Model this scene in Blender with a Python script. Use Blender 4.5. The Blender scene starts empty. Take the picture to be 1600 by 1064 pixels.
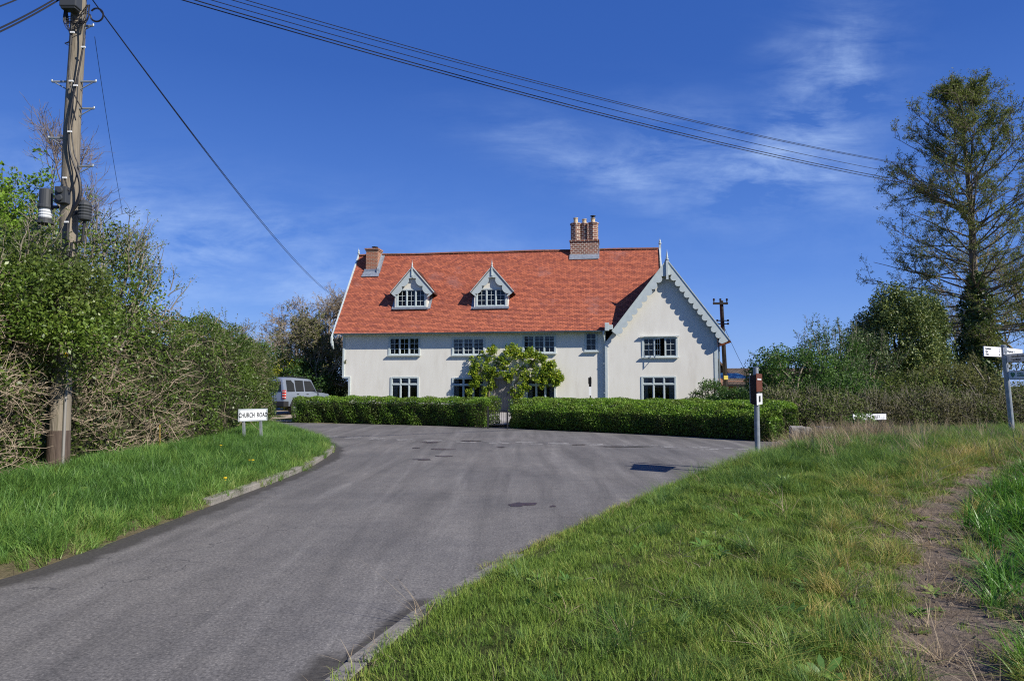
import bpy, math, random
import numpy as np
from mathutils import Vector, Matrix
sc = bpy.context.scene
R = math.radians
rng = np.random.default_rng(7)
random.seed(7)

# ------------------------------------------------------------------ camera
CAM = np.array([0.0, 0.0, 1.6]); PITCH = R(3.8); FPX = 1067.0
cd = bpy.data.cameras.new('camera'); cam = bpy.data.objects.new('camera', cd)
sc.collection.objects.link(cam); sc.camera = cam
cam.location = CAM; cam.rotation_euler = (R(90) + PITCH, 0, 0)
cd.sensor_width = 36; cd.lens = 36 * FPX / 1600; cd.clip_start = 0.05; cd.clip_end = 8000

# ------------------------------------------------------------------ sun and sky
SUN_AZ, SUN_EL = R(124), R(37)        # azimuth clockwise from +Y
sun_dir = Vector((math.sin(SUN_AZ)*math.cos(SUN_EL), math.cos(SUN_AZ)*math.cos(SUN_EL), math.sin(SUN_EL)))
sd = bpy.data.lights.new('sun', 'SUN'); sun = bpy.data.objects.new('sun', sd)
sc.collection.objects.link(sun); sd.energy = 4.2; sd.angle = R(0.5); sd.color = (1.0, 0.94, 0.85)
sun.rotation_euler = sun_dir.to_track_quat('Z', 'Y').to_euler()
sun.location = sun_dir * 60
world = bpy.data.worlds.new('World'); sc.world = world; world.use_nodes = True
nt = world.node_tree; nt.nodes.clear()
def N(nt, t, **kw):
    n = nt.nodes.new(t)
    for k, v in kw.items():
        if k == 'inp':
            for a, b in v.items(): n.inputs[a].default_value = b
        else: setattr(n, k, v)
    return n
sky = N(nt, 'ShaderNodeTexSky', sky_type='NISHITA', sun_disc=False, sun_elevation=SUN_EL, sun_rotation=SUN_AZ,
        altitude=300, air_density=1.0, dust_density=0.2, ozone_density=3.0)
hsv = N(nt, 'ShaderNodeHueSaturation', inp={'Hue': 0.51, 'Saturation': 1.15, 'Value': 1.0})
bg = N(nt, 'ShaderNodeBackground', inp={'Strength': 0.15}); wo = N(nt, 'ShaderNodeOutputWorld')
tc = N(nt, 'ShaderNodeTexCoord'); sep = N(nt, 'ShaderNodeSeparateXYZ')
def M(nt, op, a, b=None, c=None, clamp=False):
    n = N(nt, 'ShaderNodeMath', operation=op, use_clamp=clamp)
    for i, x in enumerate((a, b, c)):
        if x is None: continue
        if isinstance(x, (int, float)): n.inputs[i].default_value = x
        else: nt.links.new(x, n.inputs[i])
    return n.outputs[0]
L = nt.links.new
L(tc.outputs['Generated'], sep.inputs[0])
yy = M(nt, 'MAXIMUM', sep.outputs['Y'], 0.05)
ga = M(nt, 'DIVIDE', sep.outputs['X'], yy); gb = M(nt, 'DIVIDE', sep.outputs['Z'], yy)
def blob(cx, cy, sx, sy, ang):
    ca, sa = math.cos(ang), math.sin(ang)
    dx = M(nt, 'SUBTRACT', ga, cx); dy = M(nt, 'SUBTRACT', gb, cy)
    a = M(nt, 'DIVIDE', M(nt, 'ADD', M(nt, 'MULTIPLY', dx, ca), M(nt, 'MULTIPLY', dy, sa)), sx)
    b = M(nt, 'DIVIDE', M(nt, 'SUBTRACT', M(nt, 'MULTIPLY', dy, ca), M(nt, 'MULTIPLY', dx, sa)), sy)
    q = M(nt, 'ADD', M(nt, 'MULTIPLY', a, a), M(nt, 'MULTIPLY', b, b))
    return M(nt, 'EXPONENT', M(nt, 'MULTIPLY', q, -1.0))
def sxy(px, py): return ((px-800)/FPX, (603-py)/FPX)
blobs = [(1300, 165, .085, .16, -.35, 1.0), (1190, 255, .20, .07, -.1, .95), (950, 262, .17, .045, -.35, .75), (1250, 60, .06, .02, .2, .5),
         (280, 385, .42, .09, -.28, .85), (640, 420, .42, .08, -.2, .5), (1350, 300, .3, .1, 0, .2)]
mask = None
for (px, py, sx, sy, an, w) in blobs:
    x0, y0 = sxy(px, py); b = M(nt, 'MULTIPLY', blob(x0, y0, sx, sy, an), w)
    mask = b if mask is None else M(nt, 'MAXIMUM', mask, b)
comb = N(nt, 'ShaderNodeCombineXYZ'); L(ga, comb.inputs[0]); L(gb, comb.inputs[1])
mp = N(nt, 'ShaderNodeMapping'); mp.inputs['Rotation'].default_value = (0, 0, R(22)); mp.inputs['Scale'].default_value = (3.2, 11, 1)
L(comb.outputs[0], mp.inputs[0])
n1 = N(nt, 'ShaderNodeTexNoise', inp={'Scale': 1.7, 'Detail': 9, 'Roughness': .64, 'Distortion': .35}); L(mp.outputs[0], n1.inputs[0])
n2 = N(nt, 'ShaderNodeTexNoise', inp={'Scale': 7, 'Detail': 6, 'Roughness': .6, 'Distortion': .6}); L(comb.outputs[0], n2.inputs[0])
st = M(nt, 'MULTIPLY', M(nt, 'SUBTRACT', n1.outputs[0], .38), 3.0, clamp=True)
st2 = M(nt, 'MULTIPLY', M(nt, 'SUBTRACT', n2.outputs[0], .2), 2.0, clamp=True)
cl = M(nt, 'MULTIPLY', M(nt, 'MULTIPLY', M(nt, 'MULTIPLY', st, st2), mask), .95, clamp=True)
cmix = N(nt, 'ShaderNodeMixRGB'); cmix.inputs[2].default_value = (2.3, 3.1, 4.6, 1)
# clear spring air: the sky stays a saturated blue right down to the horizon
grad = N(nt, 'ShaderNodeValToRGB'); ge = grad.color_ramp.elements
for i_, (p_, c_) in enumerate([(0, (.72,1.5,3.6)), (.16, (.33,.90,2.9)), (.42, (.115,.46,1.95)), (1, (.07,.28,1.3))]):
    q_ = ge[i_] if i_ < 2 else ge.new(p_); q_.position = p_; q_.color = (*c_, 1)
L(M(nt, 'MAXIMUM', sep.outputs['Z'], 0.0), grad.inputs[0])
gmix = N(nt, 'ShaderNodeMixRGB'); gmix.inputs[0].default_value = .88
L(cl, cmix.inputs[0]); L(sky.outputs[0], hsv.inputs['Color']); L(hsv.outputs[0], gmix.inputs[1]); L(grad.outputs[0], gmix.inputs[2]); L(gmix.outputs[0], cmix.inputs[1])
L(cmix.outputs[0], bg.inputs[0]); L(bg.outputs[0], wo.inputs[0])
sc.view_settings.view_transform = 'Standard'; sc.view_settings.look = 'None'
sc.view_settings.exposure = 0.62; sc.view_settings.gamma = 1.0
try: sc.cycles.use_denoising = False; sc.cycles.use_adaptive_sampling = False; sc.cycles.sample_clamp_indirect = 3; sc.cycles.pixel_filter_type = 'BLACKMAN_HARRIS'; sc.cycles.filter_width = 1.15; sc.cycles.max_bounces = 6; sc.cycles.transparent_max_bounces = 8
except Exception: pass

# ------------------------------------------------------------------ pixel rays (for measuring only)
def ray(px, py):
    cx = (px-800)/FPX; cz = (532-py)/FPX
    return np.array([cx, math.cos(PITCH)-cz*math.sin(PITCH), math.sin(PITCH)+cz*math.cos(PITCH)])
def at(px, py, Y):
    d = ray(px, py); return CAM + d*(Y/d[1])
def gnd(px, py, z=0.0):
    d = ray(px, py); return CAM + d*((z-1.6)/d[2])
TH = R(8.0); EU = np.array([math.cos(TH), -math.sin(TH), 0]); EV = np.array([math.sin(TH), math.cos(TH), 0])
HO = at(945, 560, 37.6); HO[2] = 0
def F(px, py, v=0.0):
    d = ray(px, py); t = (np.dot(HO-CAM, EV)+v)/np.dot(d, EV); P = CAM+d*t
    return float(np.dot(P-HO, EU)), float(P[2])

# ------------------------------------------------------------------ object helpers
def tag(o, label=None, cat=None, group=None, kind=None):
    if label: o['label'] = label
    if cat: o['category'] = cat
    if group: o['group'] = group
    if kind: o['kind'] = kind
    return o
def empty(name, loc, rz=0, label=None, cat=None, group=None):
    o = bpy.data.objects.new(name, None); sc.collection.objects.link(o)
    o.location = [float(a) for a in loc]; o.rotation_euler = (0, 0, rz); o.empty_display_size = .2
    return tag(o, label, cat, group)
def link_mesh(name, me, mats, parent=None, smooth=False):
    for m in (mats if isinstance(mats, (list, tuple)) else [mats]): me.materials.append(m)
    if smooth: me.polygons.foreach_set('use_smooth', np.ones(len(me.polygons), dtype=bool))
    o = bpy.data.objects.new(name, me); sc.collection.objects.link(o)
    if parent is not None: o.parent = parent
    return o
def np_mesh(name, V, Fc, attrs=None):
    V = np.asarray(V, dtype=np.float32); Fc = np.asarray(Fc, dtype=np.int32)
    me = bpy.data.meshes.new(name); n, k = Fc.shape
    me.vertices.add(len(V)); me.vertices.foreach_set('co', V.ravel())
    me.loops.add(n*k); me.loops.foreach_set('vertex_index', Fc.ravel())
    me.polygons.add(n); me.polygons.foreach_set('loop_start', np.arange(0, n*k, k, dtype=np.int32))
    me.polygons.foreach_set('loop_total', np.full(n, k, dtype=np.int32))
    me.update(calc_edges=True)
    for a, vals in (attrs or {}).items():
        at_ = me.attributes.new(a, 'FLOAT', 'POINT'); at_.data.foreach_set('value', np.asarray(vals, dtype=np.float32).ravel())
    return me
class MB:
    def __init__(s): s.v = []; s.f = []; s.uv = None
    def add(s, V, Fs):
        b = len(s.v); s.v += [tuple(float(c) for c in p) for p in V]; s.f += [tuple(i+b for i in f) for f in Fs]; return s
    def box(s, x0, x1, y0, y1, z0, z1):
        return s.add([(x0,y0,z0),(x1,y0,z0),(x1,y1,z0),(x0,y1,z0),(x0,y0,z1),(x1,y0,z1),(x1,y1,z1),(x0,y1,z1)],
              [(0,3,2,1),(4,5,6,7),(0,1,5,4),(1,2,6,5),(2,3,7,6),(3,0,4,7)])
    def quad(s, a, b, c, d): return s.add([a,b,c,d], [(0,1,2,3)])
    def prism(s, poly, fn0, fn1):
        n = len(poly); V = [fn0(p) for p in poly]+[fn1(p) for p in poly]
        return s.add(V, [tuple(range(n))[::-1], tuple(range(n, 2*n))]+[(i,(i+1)%n,(i+1)%n+n,i+n) for i in range(n)])
    def tube(s, pts, rad, n=8, caps=True):
        pts = [Vector([float(c) for c in p]) for p in pts]
        if not hasattr(rad, '__len__'): rad = [rad]*len(pts)
        rings = []; up = None
        for i, p in enumerate(pts):
            t = (pts[min(i+1, len(pts)-1)]-pts[max(i-1, 0)]).normalized()
            if up is None: up = t.orthogonal().normalized()
            up = (up - t*up.dot(t)).normalized(); w = t.cross(up)
            rings.append([p+(up*math.cos(2*math.pi*j/n)+w*math.sin(2*math.pi*j/n))*rad[i] for j in range(n)])
        V = [q for r in rings for q in r]; Fs = []
        for i in range(len(pts)-1):
            for j in range(n): Fs.append((i*n+j, i*n+(j+1)%n, (i+1)*n+(j+1)%n, (i+1)*n+j))
        if caps: Fs += [tuple(range(n))[::-1], tuple(range((len(pts)-1)*n, len(pts)*n))]
        return s.add(V, Fs)
    def lathe(s, c, prof, n=12): return s.tube([(c[0],c[1],c[2]+z) for z, r in prof], [r for z, r in prof], n)
    def build(s, name, m, parent=None, smooth=False, bevel=0):
        me = bpy.data.meshes.new(name); me.from_pydata(s.v, [], s.f); me.update()
        o = link_mesh(name, me, m, parent, smooth)
        if bevel:
            b = o.modifiers.new('bevel', 'BEVEL'); b.width = bevel; b.segments = 2; b.limit_method = 'ANGLE'
        return o

# ------------------------------------------------------------------ materials
def mat(name, c1, c2=None, scale=3.0, rough=.8, bump=0.0, bscale=40, spec=.3, detail=6, metal=0, c3=None, s3=.6, t3=.55, stretch=None, coord='Object'):
    m = bpy.data.materials.new(name); m.use_nodes = True; t = m.node_tree
    p = t.nodes['Principled BSDF']; p.inputs['Roughness'].default_value = rough
    p.inputs['Specular IOR Level'].default_value = spec; p.inputs['Metallic'].default_value = metal
    p.inputs['Base Color'].default_value = (*c1, 1)
    co = N(t, 'ShaderNodeTexCoord').outputs[coord]
    if stretch:
        mpn = N(t, 'ShaderNodeMapping'); mpn.inputs['Scale'].default_value = stretch; t.links.new(co, mpn.inputs[0]); co = mpn.outputs[0]
    out = None
    if c2:
        n = N(t, 'ShaderNodeTexNoise', inp={'Scale': scale, 'Detail': detail, 'Roughness': .6}); t.links.new(co, n.inputs[0])
        r = N(t, 'ShaderNodeValToRGB'); r.color_ramp.elements[0].position = .35; r.color_ramp.elements[1].position = .65
        r.color_ramp.elements[0].color = (*c1, 1); r.color_ramp.elements[1].color = (*c2, 1)
        t.links.new(n.outputs[0], r.inputs[0]); out = r.outputs[0]
    if c3:
        n = N(t, 'ShaderNodeTexNoise', inp={'Scale': s3, 'Detail': 8, 'Roughness': .7}); t.links.new(co, n.inputs[0])
        r = N(t, 'ShaderNodeValToRGB'); r.color_ramp.elements[0].position = t3; r.color_ramp.elements[1].position = t3+.12
        t.links.new(n.outputs[0], r.inputs[0]); mx = N(t, 'ShaderNodeMixRGB'); t.links.new(r.outputs[0], mx.inputs[0])
        t.links.new(out, mx.inputs[1]); mx.inputs[2].default_value = (*c3, 1); out = mx.outputs[0]
    if out: t.links.new(out, p.inputs['Base Color'])
    if bump:
        n = N(t, 'ShaderNodeTexNoise', inp={'Scale': bscale, 'Detail': 5}); t.links.new(co, n.inputs[0])
        b = N(t, 'ShaderNodeBump', inp={'Strength': bump, 'Distance': .02}); t.links.new(n.outputs[0], b.inputs['Height']); t.links.new(b.outputs[0], p.inputs['Normal'])
    return m
def leafmat(name, cols, transl=.35, rough=.5, spec=.3, inst=False, patch=None, pscale=.8, pstr=1.0):
    """colour ramp driven by the 'tint' attribute; light passes through the leaf"""
    m = bpy.data.materials.new(name); m.use_nodes = True; t = m.node_tree
    p = t.nodes['Principled BSDF']; out = t.nodes['Material Output']
    p.inputs['Roughness'].default_value = rough; p.inputs['Specular IOR Level'].default_value = spec
    a = N(t, 'ShaderNodeAttribute', attribute_name='tint'); fac = a.outputs['Fac']
    gain_ = 1.0 if inst else 1.8
    r = N(t, 'ShaderNodeValToRGB'); el = r.color_ramp.elements
    for i, c in enumerate(cols):
        c = tuple(q*gain_ for q in c); pos = i/(len(cols)-1)
        e = el[i] if i < 2 else el.new(pos)
        e.position = pos; e.color = (*c, 1)
    if inst:
        b = N(t, 'ShaderNodeAttribute', attribute_name='itint'); b.attribute_type = 'INSTANCER'
        fac = M(t, 'ADD', M(t, 'MULTIPLY', fac, .45), b.outputs['Fac'])
    t.links.new(fac, r.inputs[0]); col = r.outputs[0]
    if patch:
        g = N(t, 'ShaderNodeNewGeometry'); n = N(t, 'ShaderNodeTexNoise', inp={'Scale': pscale, 'Detail': 4}); t.links.new(g.outputs['Position'], n.inputs[0])
        rr = N(t, 'ShaderNodeValToRGB'); rr.color_ramp.elements[0].position = .45; rr.color_ramp.elements[1].position = .62
        t.links.new(n.outputs[0], rr.inputs[0]); mx = N(t, 'ShaderNodeMixRGB'); t.links.new(M(t, 'MULTIPLY', rr.outputs[0], pstr), mx.inputs[0])
        t.links.new(col, mx.inputs[1]); mx.inputs[2].default_value = (*patch, 1); col = mx.outputs[0]
    t.links.new(col, p.inputs['Base Color'])
    tr = N(t, 'ShaderNodeBsdfTranslucent'); t.links.new(col, tr.inputs[0])
    mx = N(t, 'ShaderNodeMixShader', inp={0: transl}); t.links.new(p.outputs[0], mx.inputs[1]); t.links.new(tr.outputs[0], mx.inputs[2])
    t.links.new(mx.outputs[0], out.inputs[0]); return m

TRIM = mat('painted_timber', (.53,.59,.58), (.46,.52,.515), scale=6, rough=.55)
RENDER = mat('cream_render', (.77,.75,.67), (.72,.695,.615), scale=1.6, rough=.9, c3=(.68,.65,.57), s3=1.1, t3=.56, stretch=(1.6,1.6,.45))
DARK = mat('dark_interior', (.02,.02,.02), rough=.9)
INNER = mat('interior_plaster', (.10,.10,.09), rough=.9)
LEAD = mat('lead_sheet', (.34,.37,.41), (.22,.25,.29), scale=8, rough=.45, metal=.3)
WHITE = mat('white_paint', (.72,.73,.72), rough=.5)
CURT = mat('white_curtain', (.6,.6,.58), (.45,.45,.44), scale=9, rough=.9, stretch=(3,3,.3))
IRON = mat('black_iron', (.02,.02,.022), rough=.5)
GALV = mat('galvanised_steel', (.36,.39,.42), (.24,.27,.29), scale=7, rough=.42, metal=.35)
BLACKP = mat('black_coated_metal', (.010,.010,.012), rough=.9, spec=.08)
RUBBER = mat('black_cable', (.015,.015,.018), rough=.5)
SIGNW = mat('sign_white', (.74,.76,.78), rough=.35)
INK = mat('sign_black', (.01,.01,.012), rough=.4)
BARK = mat('bark', (.11,.09,.065), (.20,.17,.13), scale=9, rough=.95, bump=.6, bscale=25, stretch=(1,1,.25))
BARKD = mat('dark_bark', (.07,.055,.04), (.13,.11,.08), scale=9, rough=.95)
TWIG = mat('pale_twig', (.42,.34,.25), (.24,.19,.13), scale=2.5, rough=.85)
TWIGG = mat('grey_twig', (.28,.25,.19), (.17,.15,.11), scale=2.0, rough=.9)
def glassmat():
    m = bpy.data.materials.new('window_glass'); m.use_nodes = True; t = m.node_tree; t.nodes.clear()
    o = N(t, 'ShaderNodeOutputMaterial'); tr = N(t, 'ShaderNodeBsdfTransparent', inp={0: (.55,.58,.6,1)})
    g = N(t, 'ShaderNodeBsdfGlossy', inp={'Roughness': .03}); lw = N(t, 'ShaderNodeFresnel', inp={0: 1.5})
    mx = N(t, 'ShaderNodeMixShader'); t.links.new(lw.outputs[0], mx.inputs[0])
    t.links.new(tr.outputs[0], mx.inputs[1]); t.links.new(g.outputs[0], mx.inputs[2]); t.links.new(mx.outputs[0], o.inputs[0]); return m
GLASS = glassmat()
def brickmat(name, c1, c2, mort, bw, bh, ms, uv=True, c3=None, s3=.5, t3=.55, rough=.85, bias=0.0, c4=None):
    m = bpy.data.materials.new(name); m.use_nodes = True; t = m.node_tree; p = t.nodes['Principled BSDF']
    p.inputs['Roughness'].default_value = rough; p.inputs['Specular IOR Level'].default_value = .2
    co = N(t, 'ShaderNodeTexCoord').outputs['UV' if uv else 'Object']
    b = N(t, 'ShaderNodeTexBrick', inp={'Color1': (*c1,1), 'Color2': (*c2,1), 'Mortar': (*mort,1), 'Scale': 1, 'Mortar Size': ms, 'Brick Width': bw, 'Row Height': bh, 'Bias': bias, 'Mortar Smooth': .3})
    t.links.new(co, b.inputs[0]); col = b.outputs[0]
    for (c, s_, t_, w) in ([(c3, s3, t3, .75)] if c3 else [])+([(c4, 3.2, .56, .6)] if c4 else []):
        n = N(t, 'ShaderNodeTexNoise', inp={'Scale': s_, 'Detail': 9, 'Roughness': .75}); t.links.new(co, n.inputs[0])
        r = N(t, 'ShaderNodeValToRGB'); r.color_ramp.elements[0].position = t_; r.color_ramp.elements[1].position = t_+.14
        t.links.new(n.outputs[0], r.inputs[0]); mx = N(t, 'ShaderNodeMixRGB'); t.links.new(M(t, 'MULTIPLY', r.outputs[0], w), mx.inputs[0])
        t.links.new(col, mx.inputs[1]); mx.inputs[2].default_value = (*c, 1); col = mx.outputs[0]
    t.links.new(col, p.inputs['Base Color'])
    bu = N(t, 'ShaderNodeBump', inp={'Strength': .5, 'Distance': .01}); bu.invert = True
    t.links.new(b.outputs['Fac'], bu.inputs['Height']); t.links.new(bu.outputs[0], p.inputs['Normal'])
    return m
TILE = brickmat('clay_tile', (.51,.155,.083), (.25,.072,.052), (.06,.025,.02), .19, .1, .009, c3=(.34,.17,.15), s3=.35, t3=.55, c4=(.15,.05,.055), bias=-.15)
BRICK = brickmat('red_brick', (.40,.14,.07), (.26,.09,.05), (.36,.30,.23), .225, .085, .016, c3=(.12,.09,.07), s3=1.3, t3=.58)
OLDBRICK = brickmat('weathered_brick', (.27,.10,.065), (.12,.05,.04), (.50,.44,.36), .26, .12, .022, c3=(.13,.11,.09), s3=1.8, t3=.55)
PANTILE = brickmat('brown_pantile', (.13,.095,.075), (.09,.07,.055), (.03,.025,.02), .3, .33, .03, c3=(.17,.15,.11), s3=.7)

# ------------------------------------------------------------------ vegetation helpers
def norm(a): return a/np.maximum(np.linalg.norm(a, axis=-1, keepdims=True), 1e-9)
def leaf_arrays(P, size, Nn=None, nbias=1.0, aspect=.55, rg=rng):
    n = len(P); P = np.asarray(P); size = np.broadcast_to(np.asarray(size, dtype=float), (n,))[:, None]
    nr = norm(rg.normal(size=(n, 3)))
    if Nn is not None: nr = norm(nr + nbias*np.asarray(Nn))
    a = norm(np.cross(nr, norm(rg.normal(size=(n, 3))))); b = np.cross(nr, a)
    l = a*size*.5; w = b*size*.5*aspect; cup = nr*size*.10
    V = np.stack([P-l, P+w+cup-l*.1, P+l, P-w+cup-l*.1], axis=1).reshape(-1, 3)
    Fc = np.arange(n*4).reshape(n, 4); return V, Fc
def leaf_mesh(name, P, size, m, parent=None, Nn=None, nbias=1.0, aspect=.55, tint=None, rg=rng):
    V, Fc = leaf_arrays(P, size, Nn, nbias, aspect, rg)
    if tint is None: tint = rg.random(len(P))
    return link_mesh(name, np_mesh(name, V, Fc, {'tint': np.repeat(np.clip(tint, 0, 1), 4)}), m, parent)
def tube_arrays(P, Rd, sides=4):
    m, k, _ = P.shape; T = norm(np.gradient(P, axis=1))
    ref = np.where(np.abs(T[:, :1, 2:3]) > .9, np.array([1., 0, 0]), np.array([0, 0, 1.]))
    A = norm(np.cross(T, np.broadcast_to(ref, T.shape))); B = np.cross(T, A)
    th = np.arange(sides)*2*math.pi/sides
    ring = P[:, :, None, :] + Rd[:, :, None, None]*(A[:, :, None, :]*np.cos(th)[:, None]+B[:, :, None, :]*np.sin(th)[:, None])
    V = ring.reshape(-1, 3); idx = np.arange(m*k*sides).reshape(m, k, sides)
    j = np.arange(sides); j2 = (j+1) % sides
    Fc = np.stack([idx[:, :-1][:, :, j], idx[:, :-1][:, :, j2], idx[:, 1:][:, :, j2], idx[:, 1:][:, :, j]], axis=-1).reshape(-1, 4)
    return V, Fc
def tubes_mesh(name, sets, m, parent=None, smooth=True):
    Vs, Fs, b = [], [], 0
    for P, Rd, s in sets:
        V, Fc = tube_arrays(P, Rd, s); Vs.append(V); Fs.append(Fc+b); b += len(V)
    return link_mesh(name, np_mesh(name, np.concatenate(Vs), np.concatenate(Fs)), m, parent, smooth)
def grow(S, D, Ln, R0, R1, k, wob, grav, rg):
    S = np.asarray(S, dtype=float); d = norm(np.asarray(D, dtype=float)); Ln = np.broadcast_to(Ln, (len(S),))[:, None]
    P = [S]
    for i in range(k-1):
        d = norm(d + wob*rg.normal(size=d.shape)+np.array([0, 0, grav])); P.append(P[-1]+d*Ln/(k-1))
    P = np.stack(P, axis=1); t = np.linspace(0, 1, k)[None, :]
    R0 = np.broadcast_to(R0, (len(S),))[:, None]; R1 = np.broadcast_to(R1, (len(S),))[:, None]
    return P, R0*(1-t)+R1*t
def kids(P, Rd, n, t0, t1, ang, rg, jit=.3):
    m, k, _ = P.shape; par = np.repeat(np.arange(m), n); t = rg.uniform(t0, t1, len(par))*(k-1)
    i = np.minimum(t.astype(int), k-2); f = (t-i)[:, None]
    S = P[par, i]*(1-f)+P[par, i+1]*f; T = norm(P[par, i+1]-P[par, i]); r = Rd[par, i]
    pr = norm(np.cross(T, norm(rg.normal(size=T.shape)))); a = (ang*(1+jit*rg.normal(size=len(par))))[:, None]
    return S, norm(T*np.cos(a)+pr*np.sin(a)), r, t/(k-1), par
def along(P, n, rg, t0=.1, spread=.03):
    m, k, _ = P.shape; par = np.repeat(np.arange(m), n); t = rg.uniform(t0, 1, len(par))*(k-1)
    i = np.minimum(t.astype(int), k-2); f = (t-i)[:, None]
    return P[par, i]*(1-f)+P[par, i+1]*f + spread*rg.normal(size=(len(par), 3))

# ------------------------------------------------------------------ terrain and road
def P2(px, py, z=0.0): g = gnd(px, py, z); return (float(g[0]), float(g[1]))
LEFT = [(-7.2,-14), (-5.6,0), (-4.9,3)]+[P2(*p) for p in [(0,905),(60,888),(200,838),(330,790),(420,757),(480,733),(508,716),(521,706),(522,699,.04),(512,690,.08),(497,680,.14),(480,672,.2)]]+[(-8.2,25.0),(-9.6,27.2),(-12,28.8),(-20,31.5),(-60,46)]
FAR = [(-60,50.5),(-20,35.4),(-14,32.2),(-9.8,30.1),(-5,28.4),(-1,26.9),(3,24.5),(6,21.8),(8,20.5),(10,20.9),(14,22.2),(25,25),(60,30)]
NEARR = [(60,25.5),(25,21),(16,18.9),(12,17.9),(9,17.0),(7,16.2),(5.6,15.0),(4.3,12.9)]
RIGHT = [P2(*p) for p in [(1085,750),(1040,765),(960,797),(880,830),(800,868),(730,905),(660,948),(560,1020),(510,1064)]]+[(-2.0,0),(-3.4,-14)]
ROAD = np.array(LEFT+FAR+NEARR+RIGHT)
def sdist(x, y):
    x = np.asarray(x, float); y = np.asarray(y, float); sh = x.shape; x = x.ravel(); y = y.ravel()
    best = np.full(x.shape, 1e9); ins = np.zeros(x.shape, bool); n = len(ROAD)
    for i in range(n):
        ax, ay = ROAD[i]; bx, by = ROAD[(i+1) % n]; ex, ey = bx-ax, by-ay
        t = np.clip(((x-ax)*ex+(y-ay)*ey)/(ex*ex+ey*ey+1e-12), 0, 1)
        best = np.minimum(best, np.hypot(x-ax-t*ex, y-ay-t*ey))
        c = ((ay > y) != (by > y)); 
        with np.errstate(divide='ignore', invalid='ignore'):
            xi = ex*(y-ay)/(ey if ey != 0 else 1e-12)+ax
        ins ^= (c & (x < xi))
    return np.where(ins, -best, best).reshape(sh)
def pdist(x, y, line):
    best = np.full(np.shape(x), 1e9); side = np.zeros(np.shape(x))
    for (ax, ay), (bx, by) in zip(line[:-1], line[1:]):
        ex, ey = bx-ax, by-ay; t = np.clip(((x-ax)*ex+(y-ay)*ey)/(ex*ex+ey*ey), 0, 1)
        d = np.hypot(x-ax-t*ex, y-ay-t*ey); s = np.sign((x-ax)*ey-(y-ay)*ex)
        side = np.where(d < best, s, side); best = np.minimum(best, d)
    return best, side
def sm(t): t = np.clip(t, 0, 1); return t*t*(3-2*t)
def wav(x, y, f=1.0):
    return (np.sin(x*1.3*f+.7)*np.sin(y*1.1*f+1.9)+.6*np.sin(x*2.9*f-y*1.7*f+.4)+.4*np.sin(x*5.3*f+y*4.1*f))/2
SOIL = [(1.2,1.0),(1.85,2.5),(2.3,3.4),(2.72,4.3),(3.45,5.6),(4.6,7.6),(7.2,10.3),(12,13.5),(18,15)]
MIDY = ([-60,-20,-12,-9,-5,0,4,8,12,25,60], [48,33.5,30.3,28.5,24,21,18,18.5,19.5,23,28])
def region(x, y):
    """0 left verge, 1 right bank, 2 beyond the road"""
    far = y > np.interp(x, *MIDY); cx = np.interp(y, [-14,0,6,12,20], [-5,-3.5,-2,-1,-1])
    return np.where(far, 2, np.where(x < cx, 0, 1))
def height(x, y):
    x = np.asarray(x, float); y = np.asarray(y, float)
    d = sdist(x, y); rg_ = region(x, y); dd = np.maximum(d, 0)
    lo = .075+.04*sm(dd/.3)+.22*sm((dd-.3)/2.2)
    hm = .06+.34*sm((y-5)/7.0)
    ro = .03*sm(dd/.2)+hm*sm(dd/1.5)+.02
    sdd, sside = pdist(x, y, SOIL); soil = np.exp(-(sdd/.55)**2)
    ro = ro-.05*soil*(dd > .5)+.085*sm((dd-.5)/.8)*sm((y-5.5)/4)*np.maximum(0, np.sin(x*4.1+1.2*np.sin(y*1.9))*np.sin(y*3.6+1.4*np.sin(x*2.3)))*(1-soil)
    fo = .02+.07*sm(dd/.8)
    out = np.where(rg_ == 0, lo, np.where(rg_ == 1, ro, fo))+.022*wav(x, y, 1.4)*sm(dd/1.0)
    e = np.clip((d-.02)/.2, 0, 1)
    return -.02*(1-e)+out*e
def axis(a, b, st, far, n):
    c = np.arange(a, b, st); g = np.geomspace(1, far, n)
    return np.concatenate([(a-g)[::-1], c, b-1+g])
gx = axis(-16, 18, .16, 3000, 26); gy = axis(-3, 36, .18, 3000, 26)
GX, GY = np.meshgrid(gx, gy); GZ = height(GX, GY)
V = np.stack([GX, GY, GZ], -1).reshape(-1, 3); nx, ny = len(gx), len(gy)
I = np.arange(nx*ny).reshape(ny, nx); Fc = np.stack([I[:-1,:-1], I[:-1,1:], I[1:,1:], I[1:,:-1]], -1).reshape(-1, 4)
dG = sdist(GX, GY).ravel(); sG, _ = pdist(GX, GY, SOIL); rG = region(GX, GY).ravel()
soilA = (np.exp(-(sG/.62)**2)).ravel()*(rG == 1)
edgeA = np.exp(-(np.maximum(dG, 0)/.28)**2)
gm = bpy.data.materials.new('verge_ground'); gm.use_nodes = True; t = gm.node_tree; p = t.nodes['Principled BSDF']; p.inputs['Roughness'].default_value = 1; p.inputs['Specular IOR Level'].default_value = .1
gp = N(t, 'ShaderNodeNewGeometry').outputs['Position']
def ramp(t, inp, stops):
    r = N(t, 'ShaderNodeValToRGB'); e = r.color_ramp.elements
    for i, (p_, c) in enumerate(stops):
        q = e[i] if i < 2 else e.new(p_); q.position = p_; q.color = (*c, 1)
    t.links.new(inp, r.inputs[0]); return r.outputs[0]
def noise(t, co, s, d=6, ro=.6, di=0): 
    n = N(t, 'ShaderNodeTexNoise', inp={'Scale': s, 'Detail': d, 'Roughness': ro, 'Distortion': di}); t.links.new(co, n.inputs[0]); return n.outputs[0]
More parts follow.
